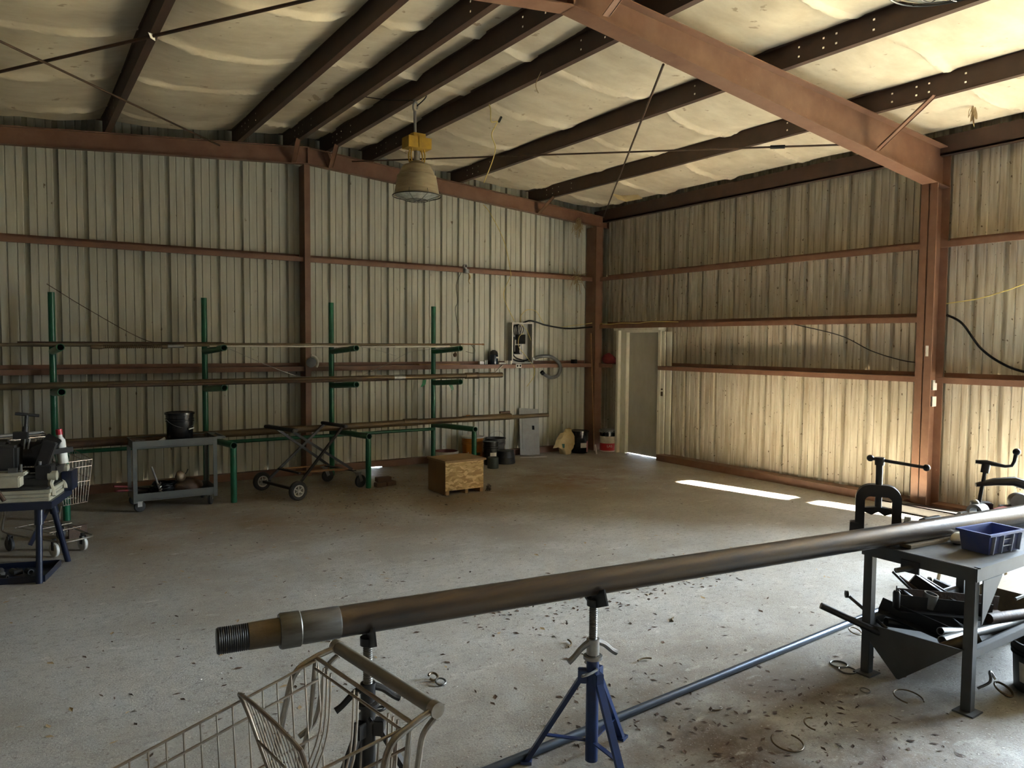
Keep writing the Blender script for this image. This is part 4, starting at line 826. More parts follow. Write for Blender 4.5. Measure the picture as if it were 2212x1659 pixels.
for k in range(n-1):
    yk.bm.faces.new((A0[k], A0[k+1], B0[k+1], B0[k])); yk.bm.faces.new((A1[k], B1[k], B1[k+1], A1[k+1]))
    yk.bm.faces.new((A0[k], A1[k], A1[k+1], A0[k+1])); yk.bm.faces.new((B0[k], B0[k+1], B1[k+1], B1[k]))
yk.bm.faces.new((A0[0], B0[0], B1[0], A1[0])); yk.bm.faces.new((A0[-1], A1[-1], B1[-1], B0[-1]))
yk.obj('yoke', BLACKM, yv)
MB().box((0, 0, 0.012), (0.30, 0.12, 0.024)).box((-0.125, 0, 0.05), (0.05, 0.07, 0.07)).box((0.125, 0, 0.05), (0.05, 0.07, 0.07)).cyl((0.15, -0.02, 0.05), (0.165, -0.02, 0.05), 0.022, 12).obj('base', BLACKM, yv, None, 0.004)
MB().prism([(-0.075, 0.15), (-0.075, 0.175), (0, 0.185), (0.075, 0.175), (0.075, 0.15), (0.035, 0.135), (0, 0.155), (-0.035, 0.135)], Matrix(((1, 0, 0, 0), (0, 0, 1, -0.02), (0, 1, 0, 0), (0, 0, 0, 1))), 0.04).obj('jaw', BLACKM, yv)
MB().cyl((0, 0, 0.17), (0, 0, 0.465), 0.019, 14).cyl((0, 0, 0.43), (0, 0, 0.475), 0.026, 14).obj('screw', BLACKM, yv)
MB().cyl((-0.045, 0.01, 0.465), (0.235, -0.02, 0.435), 0.0095, 10).sph((-0.05, 0.01, 0.466), 0.02).sph((0.24, -0.02, 0.434), 0.02).obj('tommy_bar', BLACKM, yv)
# pipe cutter lying on the bench
pc = thing('pipe_cutter', 'heavy C-shaped pipe cutter with a cranked handle, far along the bench', 'pipe cutter', (-3.36, -8.22, BT), -0.80)
MB().tube([(-0.17, 0, 0.19), (-0.06, 0, 0.215), (0.06, 0, 0.225), (0.17, 0, 0.19), (0.225, 0, 0.11), (0.20, 0, 0.045), (0.10, 0, 0.035), (-0.02, 0, 0.035)], [0.014, 0.026, 0.032, 0.036, 0.038, 0.036, 0.03, 0.028], 10).obj('c_frame', DSTEEL, pc)
MB().cyl((-0.145, 0, 0.06), (-0.115, 0, 0.29), 0.013, 10).cyl((-0.118, 0, 0.275), (-0.11, 0, 0.335), 0.026, 12).obj('feed_screw', BLACKM, pc)
MB().tube([(-0.17, 0.02, 0.345), (-0.11, 0, 0.345), (0.0, -0.01, 0.325), (0.04, -0.01, 0.33), (0.055, -0.01, 0.36), (0.065, -0.01, 0.42)], [0.012, 0.017, 0.011, 0.011, 0.012, 0.014], 10).sph((0.066, -0.01, 0.425), 0.024).obj('crank_handle', BLACKM, pc)
MB().bx((-0.19, -0.04, 0.0), (-0.07, 0.04, 0.075)).obj('cutter_block', BLACKM, pc, None, 0.006)
MB().lathe([(0, -0.03), (0.055, -0.03), (0.06, 0), (0.055, 0.03), (0, 0.03)], (0.09, 0.0, 0.09), 20, Matrix.Rotation(math.pi/2, 3, 'X')).obj('roller', GALV, pc)
tag(MB().box((-3.62, -8.34, BT+0.045), (0.16, 0.10, 0.09)).obj('red_tool_case', mat('red_case', (0.30, 0.05, 0.05), 0.45), None, (-3.62, -8.34, BT), 0.012), 'low red case on the bench just left of the pipe cutter', 'case')
lb = tag(MB().sheet([[V((-3.36, -8.40, BT+0.10)), V((-3.30, -8.39, BT+0.125)), V((-3.22, -8.40, BT+0.12))], [V((-3.36, -8.44, BT+0.03)), V((-3.29, -8.45, BT+0.02)), V((-3.20, -8.44, BT+0.03))]]).noise(0.008, 20).obj('white_rag', WHITEP, None, (-3.3, -8.4, BT)), 'white crumpled rag beneath the pipe cutter on the bench', 'rag')
# blue bin
bb = thing('parts_bin', 'dusty blue plastic parts bin on the near edge of the bench', 'bin', (-4.40, -8.60, BT+0.003), -0.12)
w, dd, hh = 0.30, 0.17, 0.115
bn = MB()
def frustum(mb, x0, x1, y0, y1, z0, z1, e): 
    a = [mb.bm.verts.new(p) for p in ((x0+e, y0+e, z0), (x1-e, y0+e, z0), (x1-e, y1-e, z0), (x0+e, y1-e, z0))]; b = [mb.bm.verts.new(p) for p in ((x0, y0, z1), (x1, y0, z1), (x1, y1, z1), (x0, y1, z1))]
    for k in range(4): mb.bm.faces.new((a[k], a[(k+1) % 4], b[(k+1) % 4], b[k]))
    return a
a = frustum(bn, -w/2, w/2, -dd/2, dd/2, 0, hh, 0.012); bn.bm.faces.new(a); a = frustum(bn, -w/2+0.006, w/2-0.006, -dd/2+0.006, dd/2-0.006, 0.006, hh, 0.012); bn.bm.faces.new(a)
bn.obj('bin_body', BLUEB, bb)
rm = MB(); rm.bx((-w/2-0.012, -dd/2-0.012, hh-0.012), (w/2+0.012, -dd/2+0.004, hh)).bx((-w/2-0.012, dd/2-0.004, hh-0.012), (w/2+0.012, dd/2+0.012, hh)).bx((-w/2-0.012, -dd/2, hh-0.012), (-w/2+0.004, dd/2, hh)).bx((w/2-0.004, -dd/2, hh-0.012), (w/2+0.012, dd/2, hh)); rm.obj('rim', BLUEB, bb)
RBM = mat('dusty_bin_front', (0.30, 0.33, 0.42), 0.5)
for x in (-0.12, 0.12): MB().bar((x, -dd/2+0.006, 0.005), (x, -dd/2-0.006, hh-0.012), 0.006, 0.022).obj('rib', RBM, bb)
rb_ = MB()
for x in (-0.045, 0.045): rb_.bar((x, -dd/2+0.006, 0.005), (x, -dd/2-0.006, hh-0.012), 0.006, 0.022)
for z in (0.04, 0.075): rb_.bx((-0.045, -dd/2-0.006, z), (0.045, -dd/2+0.006, z+0.004))
rb_.obj('label_holder', RBM, bb)
tag(MB().box((-4.57, -8.35, BT+0.012), (0.42, 0.07, 0.022), Matrix.Rotation(-0.10, 3, 'Z')).obj('wooden_slat', TIMBER, None, (-4.57, -8.35, BT), 0.003), 'dusty flat slat on the bench under the big pipe', 'slat')
tag(MB().sph((-4.42, -8.46, BT+0.035), 0.06, (1.2, 0.9, 0.55)).noise(0.018, 14).obj('white_rag', WHITEP, None, (-4.42, -8.46, BT)), 'white rag squeezed between the blue bin and the big pipe', 'rag')
tag(MB().hollow((-4.30, -8.06+(-0.12), BT+0.04), (-4.16, -8.20, BT+0.045), 0.04, 0.032, 16).obj('pipe_nipple', DSTEEL, None, (-4.25, -8.19, BT)), 'short dark pipe nipple on the bench behind the big pipe', 'pipe nipple')
bo = thing('spray_bottle', 'squat dark bottle with a pale cap beside the yoke vise', 'bottle', (-4.50, -8.19, BT)); MB().lathe([(0, 0), (0.033, 0), (0.035, 0.06), (0.02, 0.085), (0, 0.086)]).obj('body', BLACKP, bo); MB().lathe([(0, 0.086), (0.02, 0.086), (0.019, 0.115), (0, 0.118)]).obj('cap', WHITEP, bo); MB().bx((0.01, -0.036, 0.02), (0.03, -0.03, 0.06)).obj('paper_label', LABELW, bo)
wr = thing('pipe_wrench', 'dark pipe wrench lying on the bench behind the big pipe, between vise and cutter', 'wrench', (-4.05, -8.22, BT), -0.2)
MB().bx((-0.2, -0.012, 0.03), (0.12, 0.012, 0.065)).bx((0.12, -0.03, 0.025), (0.2, 0.02, 0.075)).obj('handle', BLACKM, wr, None, 0.006); MB().bx((0.13, 0.03, 0.025), (0.2, 0.055, 0.075)).bx((0.115, -0.03, 0.03), (0.14, 0.055, 0.07)).obj('jaw', GALV, wr, None, 0.005); MB().bx((-0.15, -0.02, 0.0), (0.15, 0.02, 0.03)).obj('shank', DSTEEL, wr)
tag(MB().box((-3.85, -8.22, BT+0.02), (0.22, 0.12, 0.035), Matrix.Rotation(0.25, 3, 'Z')).obj('steel_plate', GALV, None, (-3.85, -8.22, BT), 0.003), 'bright flat steel plate on the bench between wrench and red case', 'plate')
pn = thing('pipe_threader_head', 'pale fittings heap behind the red case on the bench', 'fitting', (-3.66, -8.2, BT)); MB().hollow((-0.05, 0, 0.05), (0.05, 0, 0.05), 0.05, 0.03, 16).sph((0.0, 0.02, 0.10), 0.025).obj('ring_body', GALV, pn)
# scrap lying in the trough
def scrap(kind, a, b, r, mt, lab, cat, shape='rod', up=(0, 0, 1), extra=None):
    a, b = V(a), V(b); mb = MB(); dv = (b-a).normalized()
    if shape == 'rod': mb.cyl(a, b, r, 12)
    elif shape == 'pipe': mb.hollow(a, b, r, r*0.82, 18)
    elif shape == 'angle':
        y = V(up).cross(dv).normalized(); z = dv.cross(y)
        mb.bar(a, b, r*2, 0.005, up); mb.bar(a+y*r+z*r, b+y*r+z*r, 0.005, r*2, up)
    elif shape == 'bar': mb.bar(a, b, r*2, r*0.5, up)
    elif shape == 'cyl':
        mb.tube([a, a+dv*0.004, b-dv*0.012, b, b+dv*0.001, b+dv*0.03], [r*0.9, r, r, r*0.75, 0.004, 0.003], 16)
    if extra: extra(mb, a, b, dv)
    return tag(mb.obj(kind, mt, None, a), lab, cat, 'scrap in the bench trough')
def eye(mb, a, b, dv): mb.hollow(a-dv*0.02+V((0.006, -0.006, 0)), a-dv*0.02-V((0.006, -0.006, 0)), 0.022, 0.011, 14)
scrap('wrench_bar', (-5.08, -8.02, 0.402), (-4.74, -8.36, 0.20), 0.019, DSTEEL, 'thick round bar sticking furthest out of the trough to the left', 'bar')
scrap('eye_rod', (-4.75, -7.99, 0.385), (-4.74, -8.22, 0.26), 0.010, DSTEEL, 'dark rod with a ringed eye at its upper end, poking from the trough', 'rod', extra=eye)
scrap('angle_iron', (-4.66, -8.12, 0.325), (-4.50, -8.42, 0.215), 0.036, DSTEEL, 'short angle iron slanting down at the left end of the trough', 'angle iron', 'angle')
scrap('angle_iron', (-4.60, -8.20, 0.34), (-4.05, -8.50, 0.26), 0.040, DSTEEL, 'dark angle iron lying front-most along the trough', 'angle iron', 'angle')
scrap('angle_iron', (-4.43, -8.13, 0.315), (-3.72, -8.40, 0.21), 0.045, RUSTD, 'rusty angle iron lying long across the middle of the trough', 'angle iron', 'angle')
scrap('flat_bar', (-4.15, -8.04, 0.40), (-3.95, -8.33, 0.175), 0.050, DSTEEL, 'wide flat bar leaning steeply in the trough', 'bar', 'bar', up=(0.6, 0.75, 0.4))
scrap('flat_bar', (-4.02, -8.02, 0.385), (-3.80, -8.33, 0.165), 0.022, DSTEEL, 'narrow flat bar leaning beside the wide one in the trough', 'bar', 'bar', up=(0.6, 0.75, 0.4))
scrap('rebar', (-4.30, -8.0, 0.465), (-4.20, -8.14, 0.30), 0.008, DSTEEL, 'thinnest rod standing highest out of the trough', 'rod')
scrap('rebar', (-4.22, -8.0, 0.42), (-4.13, -8.14, 0.30), 0.011, RUSTD, 'dark rod just below the highest thin rod in the trough', 'rod')
scrap('slotted_bar', (-3.80, -8.0, 0.315), (-3.70, -8.17, 0.245), 0.026, DSTEEL, 'round-ended slotted bar at the back of the trough', 'bar', 'bar', up=(0.5, 0.8, 0.5), extra=eye)
scrap('gas_cartridge', (-4.61, -8.20, 0.355), (-4.612, -8.20, 0.455), 0.020, DSTEEL, 'upright dark cartridge with a thin nozzle in the trough', 'cartridge', 'cyl')
scrap('gas_cartridge', (-4.34, -8.19, 0.325), (-4.46, -8.15, 0.405), 0.020, DSTEEL, 'tilted dark cartridge next to the upright one', 'cartridge', 'cyl')
scrap('steel_cup', (-4.36, -8.25, 0.325), (-4.35, -8.27, 0.41), 0.040, GALV, 'bright short steel cup on top of the scrap', 'cup', 'pipe')
scrap('short_pipe', (-4.58, -8.44, 0.285), (-4.08, -8.46, 0.185), 0.022, GALV, 'bright pipe, upper of the two galvanized ones in the trough', 'pipe', 'pipe')
scrap('short_pipe', (-4.66, -8.49, 0.265), (-3.78, -8.53, 0.215), 0.026, GALV, 'bright pipe, lower of the two galvanized ones in the trough', 'pipe', 'pipe')
scrap('steel_pipe', (-4.74, -8.52, 0.24), (-4.62, -8.66, 0.335), 0.034, RUSTP, 'fat rusty pipe stub resting on the near lip of the trough beside the leg', 'pipe', 'pipe')
scrap('steel_tube', (-4.79, -8.33, 0.215), (-4.70, -8.36, 0.185), 0.017, GALV, 'small bright tube low in the mouth of the trough', 'tube', 'pipe')
scrap('steel_bar', (-4.68, -8.18, 0.275), (-4.20, -8.44, 0.185), 0.026, BLACKM, 'black bar sandwiched under the front angle iron', 'bar')
scrap('bent_strap', (-4.15, -8.50, 0.29), (-3.72, -8.56, 0.26), 0.030, RUSTD, 'dark rounded strap behind the near bench leg', 'strap', 'rod')
# behind and under the bench
st = thing('bar_stool', 'tan tubular stool standing behind the bench', 'stool', (-2.62, -7.72, 0)); 
sl = MB().lathe([(0, 0.455), (0.15, 0.455), (0.16, 0.47), (0.15, 0.49), (0, 0.495)], n=28); sl.obj('seat', BLACKP, st)
for k in range(4):
    a = k*math.pi/2+0.35; c, s = math.cos(a), math.sin(a)
    MB().tube([(0.08*c, 0.08*s, 0.455), (0.15*c, 0.15*s, 0.38), (0.20*c, 0.20*s, 0.22), (0.24*c, 0.24*s, 0.0)], 0.013, 10, smooth=4).obj('leg', STOOLT, st)
MB().tube([(0.205*math.cos(t*math.pi/16), 0.205*math.sin(t*math.pi/16), 0.235) for t in range(32)], 0.012, 8, closed=True).obj('foot_ring', STOOLT, st)
tb = MB().bx((-3.53, -8.46, 0.0), (-2.7, -8.17, 0.30)); tag(tb.obj('timber_block', TIMBER, None, (-3.2, -8.25, 0), 0.006), 'heavy weathered timber block under the bench beyond the trough', 'timber')
def stud(x0, y0, x1, y1, z, lab):
    mb = MB(); a, b = V((x0, y0, z)), V((x1, y1, z)); mb.bar(a, b, 0.09, 0.004); y = V((0, 0, 1)).cross((b-a).normalized()); mb.bar(a+y*0.045+V((0, 0, 0.02)), b+y*0.045+V((0, 0, 0.02)), 0.004, 0.04); mb.bar(a-y*0.045+V((0, 0, 0.02)), b-y*0.045+V((0, 0, 0.02)), 0.004, 0.04)
    return tag(mb.obj('metal_stud', GALV, None, (x0, y0, 0)), lab, 'metal stud', 'metal studs under the bench')
stud(-3.32, -7.70, -2.35, -7.80, 0.003, 'galvanized stud on the floor behind the bench, far one of the pair'); stud(-3.42, -7.84, -2.5, -7.95, 0.003, 'galvanized stud on the floor behind the bench, near one of the pair')
tag(MB().tube([(-3.68, -8.45, 0.305), (-3.45, -8.50, 0.335), (-3.15, -8.60, 0.335)], 0.010, 8, smooth=5).obj('bent_tube', GALV, None, (-3.68, -8.45, 0.3)), 'thin bright bent tube over the end of the trough by the timber block', 'tube')
tag(MB().bx((-0.52, -6.95, 0.0), (-0.36, -5.70, 0.012)).bx((-0.52, -6.95, 0.0), (-0.512, -5.70, 0.10)).bx((-0.368, -6.95, 0.0), (-0.36, -5.70, 0.10)).bx((-0.52, -6.95, 0.088), (-0.36, -5.70, 0.10)).obj('steel_channel', BLACKM, None, (-0.44, -5.8, 0)), 'black steel channel lying on the floor in front of the steel column', 'channel')
# ------------------------------------------------------------------ pipe threading machine (local x along the bed, x = 0 at its right end)
MA = math.atan2(-0.284, 0.958)
tm = thing('pipe_threading_machine', 'beige and black pipe threading machine on navy legs at the left edge', 'threading machine', (-8.69, -3.74, 0), MA)
MB().bx((-1.1, -0.02, 0.575), (0.02, 0.58, 0.635)).bx((-0.02, 0.42, 0.635), (0.06, 0.6, 0.80)).obj('stand_top', NAVY, tm, None, 0.004)
def lg(a, b, mt): 
    return MB().cyl(a, b, 0.024, 14).cyl(V(a)+(V(b)-V(a))*0.78, V(b), 0.033, 14).obj('leg', mt, tm)
lg((-0.075, -0.03, 0), (-0.08, 0.03, 0.58), NAVY); lg((-0.02, 0.57, 0), (-0.10, 0.42, 0.58), NAVY); lg((-1.05, -0.03, 0), (-1.0, 0.03, 0.58), NAVY); lg((-1.05, 0.57, 0), (-1.0, 0.45, 0.58), NAVY)
MB().bar((-0.10, 0.48, 0.56), (-0.26, 0.42, 0.20), 0.05, 0.03).obj('leg_brace', NAVY, tm)
MB().bx((-1.1, 0.0, 0.635), (0.0, 0.56, 0.665)).bx((-1.1, 0.015, 0.665), (-0.005, 0.55, 0.69)).bx((-1.1, 0.03, 0.69), (-0.0, 0.54, 0.72)).obj('oil_pan', BIEGE, tm, None, 0.004)
MB().bx((-1.05, 0.06, 0.72), (-0.02, 0.52, 0.728)).bx((-0.9, 0.02, 0.728), (-0.02, 0.20, 0.735)).obj('chip_tray', DUSTB, tm)
for y in (0.13, 0.46):
    MB().cyl((-1.1, y, 0.815), (0.02, y, 0.815), 0.022, 14).obj('support_bar', DSTEEL, tm)
    br = MB().cyl((-0.035, y, 0.815), (0.025, y, 0.815), 0.038, 16).tube([(-0.005, y, 0.80), (-0.02, y-0.01, 0.75), (0.0, y-0.035, 0.70), (0.005, y-0.05, 0.66)], [0.022, 0.02, 0.02, 0.024], 8, smooth=4); br.obj('bar_bracket', BIEGE, tm)
MB().bx((-1.1, 0.0, 0.75), (-0.20, 0.11, 0.835)).bx((-1.1, 0.02, 0.835), (-0.17, 0.16, 0.865)).obj('gear_housing', BIEGE, tm, None, 0.008)
MB().lathe([(0, 0), (0.10, 0), (0.115, 0.02), (0.115, 0.25), (0.10, 0.28), (0, 0.28)], (-0.62, 0.30, 0.98), 24, Matrix.Rotation(math.pi/2, 3, 'Y')).bx((-0.70, 0.12, 0.86), (-0.25, 0.46, 1.06)).obj('motor_housing', DUSTB, tm, None, 0.02)
MB().tube([(-0.23, 0.30, 0.97), (-0.14, 0.30, 0.97)], [0.10, 0.10], 24).tube([(-0.15, 0.30, 0.97), (-0.12, 0.30, 0.97)], [0.115, 0.115], 24).obj('chuck', BLACKM, tm)
MB().bx((-0.12, 0.10, 0.79), (-0.01, 0.24, 0.90)).bx((-0.10, 0.22, 0.80), (-0.0, 0.48, 0.87)).bar((-0.10, 0.18, 0.86), (-0.03, 0.20, 1.08), 0.08, 0.09, up=(1, 0, 0)).bar((-0.12, 0.24, 0.95), (-0.02, 0.30, 1.10), 0.05, 0.12, up=(1, 0, 0)).bar((-0.16, 0.20, 1.0), (-0.06, 0.22, 1.04), 0.05, 0.07).obj('die_carriage', BLACKM, tm, None, 0.006)
MB().bar((-0.06, 0.22, 0.985), (0.10, 0.30, 1.0), 0.03, 0.04).obj('reamer_arm', BLACKM, tm)
MB().cyl((-0.10, 0.15, 0.87), (-0.095, 0.14, 0.93), 0.012, 8).cyl((-0.07, 0.17, 0.88), (-0.045, 0.15, 0.90), 0.012, 8).bx((-0.16, 0.26, 0.88), (-0.13, 0.33, 0.93)).obj('carriage_levers', GALV, tm)
pcu = MB().cyl((-0.235, 0.24, 1.05), (-0.215, 0.24, 1.20), 0.022, 12).cyl((-0.215, 0.24, 1.17), (-0.205, 0.24, 1.29), 0.014, 10).box((-0.25, 0.24, 1.13), (0.10, 0.05, 0.06)); pcu.obj('cutter', BLACKM, tm, None, 0.004)
MB().cyl((-0.28, 0.22, 1.305), (-0.13, 0.28, 1.28), 0.0125, 10).obj('tee_handle', BLACKM, tm)
for x in (-0.225, -0.195): MB().cyl((x, 0.22, 1.02), (x+0.01, 0.22, 1.10), 0.007, 8).obj('cutter_pin', GALV, tm)
MB().cyl((-0.40, -0.04, 0.80), (-0.33, -0.02, 0.805), 0.026, 12).cyl((-0.36, -0.03, 0.80), (-0.31, -0.05, 0.72), 0.007, 8).cyl((-0.33, -0.045, 0.735), (-0.285, -0.06, 0.665), 0.016, 10).cyl((-0.37, -0.03, 0.80), (-0.50, -0.06, 0.785), 0.008, 8).obj('feed_handle', RUSTD, tm)
MB().bx((-0.28, 0.02, 0.865), (-0.22, 0.06, 0.90)).obj('oil_valve', COUPL, tm); MB().cyl((-0.20, 0.05, 0.86), (-0.20, 0.05, 0.925), 0.010, 8).obj('oil_pin', COUPL, tm)
tag(MB().lathe([(0, 0), (0.036, 0), (0.038, 0.01), (0.036, 0.19), (0.02, 0.215), (0.02, 0.25), (0, 0.25)], n=20).xf(Matrix.Translation((-8.575, -3.445, 0.885)) @ Matrix.Rotation(-0.10, 4, 'Y')).obj('oil_bottle', WHITEP, None, (-8.575, -3.445, 0.885)), 'white bottle with a red cap standing up at the end of the threading machine', 'bottle')
ob = bpy.data.objects['oil_bottle']; MB().cyl((-8.575-0.0235, -3.445, 1.12), (-8.575-0.028, -3.445, 1.165), 0.024, 16).obj('red_cap', REDP, ob, (-8.575, -3.445, 0.885))
# floor tray
ty = thing('fittings_tray', 'navy steel tray of fittings on the floor under the threading machine', 'tray', (-8.80, -3.55, 0), MA); 
t_ = MB(); a = frustum(t_, -0.6, 0.11, -0.14, 0.30, 0.004, 0.05, 0.004); t_.bm.faces.new(a); t_.bx((-0.6, -0.146, 0), (0.116, -0.14, 0.05)).bx((-0.6, 0.30, 0), (0.116, 0.306, 0.05)).bx((0.11, -0.14, 0), (0.116, 0.30, 0.05)).bx((-0.606, -0.14, 0), (-0.6, 0.30, 0.05)); t_.obj('pan', NAVY, ty)
rnf = random.Random(3)
for k in range(9):
    x, y = -8.80+rnf.uniform(-0.30, 0.02), -3.53+rnf.uniform(-0.04, 0.18)
    a = rnf.uniform(0, 3.14); c, s = math.cos(a), math.sin(a)
    q = MB().hollow((x-0.03*c, y-0.03*s, 0.03), (x+0.03*c, y+0.03*s, 0.032), 0.024, 0.016, 14)
    if k % 2: q.hollow((x, y, 0.03), (x-0.035*s, y+0.035*c, 0.04), 0.02, 0.014, 12)
    tag(q.obj('pipe_fitting', DSTEEL if k % 3 else COUPL, None, (x, y, 0.006)), 'small dark pipe fitting lying in the navy floor tray', 'pipe fitting', 'fittings in the floor tray')
# things under the threading machine: a cardboard piece and a block
tag(MB().box((-8.42, -2.35, 0.06), (0.16, 0.02, 0.12), Matrix.Rotation(0.2, 3, 'Z')).obj('cardboard_piece', RUSTD, None, (-8.40, -2.55, 0), 0.002), 'torn cardboard piece standing beside the cart behind the threading machine', 'cardboard')
# ------------------------------------------------------------------ utility cart
uc = thing('utility_cart', 'grey two-shelf steel utility cart in front of the pipe rack', 'cart', (-7.40, -1.25, 0)); UO = (-7.40, -1.25, 0)
cx0, cx1, cy0, cy1 = -7.83, -6.96, -1.49, -1.00
def shelf(zb, zt_, open_top, nm):
    mb = MB().bx((cx0, cy0, zb), (cx1, cy0+0.004, zt_)).bx((cx0, cy1-0.004, zb), (cx1, cy1, zt_)).bx((cx0, cy0, zb), (cx0+0.004, cy1, zt_)).bx((cx1-0.004, cy0, zb), (cx1, cy1, zt_)).bx((cx0, cy0, zb+0.01), (cx1, cy1, zb+0.016))
    return mb.obj(nm, GREYP, uc, UO)
shelf(0.70, 0.785, True, 'top_shelf'); shelf(0.12, 0.205, True, 'lower_shelf')
MB().bx((cx0+0.01, cy0+0.01, 0.717), (cx1-0.01, cy1-0.01, 0.722)).bx((cx0+0.01, cy0+0.01, 0.137), (cx1-0.01, cy1-0.01, 0.142)).obj('shelf_mat', DUSTB, uc, UO)
for x, sx in ((cx0, 1), (cx1, -1)):
    for y, sy in ((cy0, 1), (cy1, -1)):
        MB().bx((x-sx*0.004, y-sy*0.004, 0.10), (x+sx*0.038, y, 0.785)).bx((x-sx*0.004, y-sy*0.004, 0.10), (x, y+sy*0.038, 0.785)).obj('leg', GREYP, uc, UO)
MB().bar((cx1, cy0+0.02, 0.775), (cx1+0.09, cy0+0.02, 0.775), 0.02, 0.03).bar((cx1, cy1-0.02, 0.775), (cx1+0.09, cy1-0.02, 0.775), 0.02, 0.03).cyl((cx1+0.09, cy0+0.01, 0.775), (cx1+0.09, cy1-0.01, 0.775), 0.014, 12).obj('push_handle', GREYP, uc, UO)
for x, y, ang in ((-7.78, -1.46, 0.2), (-7.03, -1.46, 1.1), (-7.78, -1.03, 0.4), (-7.03, -1.03, 1.2)):
    c, s = math.cos(ang), math.sin(ang); R = Matrix.Translation((x, y, 0)) @ Matrix.Rotation(ang, 4, 'Z')
    w = MB().bx((-0.018, -0.026, 0.06), (0.03, -0.021, 0.115)).bx((-0.018, 0.021, 0.06), (0.03, 0.026, 0.115)).bx((-0.03, -0.03, 0.11), (0.035, 0.03, 0.12)).xf(R).obj('caster', GALV, uc, UO)
    MB().lathe([(0, -0.017), (0.054, -0.017), (0.06, -0.01), (0.06, 0.01), (0.054, 0.017), (0, 0.017)], (0.012, 0, 0.06), 22, Matrix.Rotation(math.pi/2, 3, 'X')).xf(R).obj('wheel', RUBBER, w, UO)
def bucket(name, loc, r0, r1, h, body, lab, cat='bucket', lid=True, ring=True, handle=None, lidm=None, rz=0, extra=None, rimm=None):
    t = thing(name, lab, cat, loc, rz)
    p = [(0, 0), (r0-0.004, 0), (r0, 0.006)]
    if ring:
        for zz in (0.72, 0.80): p += [(r0+(r1-r0)*zz, h*zz), (r0+(r1-r0)*zz+0.009, h*zz+0.003), (r0+(r1-r0)*zz+0.009, h*zz+0.008), (r0+(r1-r0)*zz, h*zz+0.011)]
    p += [(r1, h-0.012), (r1+0.007, h-0.010), (r1+0.007, h)]
    if not lid: p += [(r1-0.004, h), (r0-0.006, 0.012), (0, 0.01)]
    MB().lathe(p, n=36).obj('body', body, t)
    if lid: MB().lathe([(r1+0.005, h-0.012), (r1+0.012, h-0.010), (r1+0.012, h+0.010), (r1+0.002, h+0.012), (r1-0.008, h+0.004), (0, h+0.004)], n=36).obj('lid', lidm or body, t)
    if handle is not None:
        a = handle; pts = []
        for k in range(13):
            th = math.pi*k/12; pts.append((math.cos(th)*(r1+0.012), -math.sin(th)*(r1+0.02)*math.cos(a), h*0.82+math.sin(th)*(r1+0.02)*math.sin(a)))
        q = MB().tube(pts, 0.003, 6)
        q.obj('bail_handle', GALV, t)
    if extra: extra(t, r0, r1, h)
    return t
def curved_label(t, r, z0, z1, a0, a1, mt, name='paper_label', r2=None):
    mb = MB(); rows = []
    for z, rr in ((z0, r), (z1, r2 or r)): rows.append([V((rr*math.cos(a0+(a1-a0)*k/10), rr*math.sin(a0+(a1-a0)*k/10), z)) for k in range(11)])
    mb.sheet(rows); return mb.obj(name, mt, t)
bucket('bucket', (-7.31, -1.25, 0.722), 0.135, 0.150, 0.335, BLACKP, 'glossy black lidded bucket standing on the grey utility cart', handle=-0.62, rz=0.35,
       extra=lambda t, r0, r1, h: MB().cyl((0.02, -(r1+0.012), 0.16), (0.10, -(r1-0.03), 0.165), 0.008, 8).obj('grip', WHITEP, t))
tag(MB().sph((-7.08, -1.2, 0.745), 0.09, (1.1, 1.3, 0.36)).noise(0.025, 12).clampz(0.723).obj('black_rag', DUSTB, None, (-7.08, -1.2, 0.722)), 'dark rag heaped on the cart top right of the bucket', 'rag')
tag(MB().cyl((-7.55, -1.28, 0.74), (-7.47, -1.25, 0.775), 0.016, 10).obj('small_bottle', LABELW, None, (-7.5, -1.26, 0.72)), 'tiny pale bottle on the cart top left of the bucket', 'bottle')
tag(MB().sheet([[V((-7.80, -1.46, 0.792)), V((-7.70, -1.47, 0.796))], [V((-7.78, -1.40, 0.79)), V((-7.69, -1.41, 0.788))]]).noise(0.01, 30).obj('white_tape', LABELW, None, (-7.75, -1.45, 0.785)), 'scrap of pale paper stuck on the left corner of the cart top', 'paper')
cb = MB(); rnc = random.Random(5)
for k in range(11):
    r = 0.09+rnc.uniform(-.02, .03); cx, cy = -7.50+rnc.uniform(-.02, .02), -1.27+rnc.uniform(-.03, .03); zz = 0.155+0.011*k
    cb.tube([(cx+r*1.25*math.cos(t*math.pi/10), cy+r*math.sin(t*math.pi/10), zz+rnc.uniform(-.006, .006)) for t in range(20)], 0.010, 6, closed=True)
tag(cb.obj('cable_coil', BLACKP, None, (-7.5, -1.27, 0.142)), 'coil of black cable on the lower shelf of the utility cart', 'cable')
ag = thing('chrome_auger', 'bright rod with a spiral tip propped on the lower shelf of the utility cart', 'auger', (-7.55, -1.42, 0.142)); o_ = (-7.55, -1.42, 0.142)
MB().cyl((-7.555, -1.40, 0.22), (-7.63, -1.36, 0.475), 0.012, 10).obj('shaft', GALV, ag, o_)
MB().tube([V((-7.545+0.016*math.cos(t*0.75)-0.0012*t*0.4, -1.42+0.016*math.sin(t*0.75), 0.155+0.0042*t)) for t in range(36)], 0.006, 6).obj('spiral', CHROME, ag, o_)
tag(MB().sph((-7.24, -1.28, 0.20), 0.13, (1.25, 0.9, 0.62)).noise(0.035, 9).clampz(0.143).obj('dirty_rags', RUSTD, None, (-7.24, -1.28, 0.142)), 'dirty brown rag heap on the lower shelf of the utility cart', 'rag')
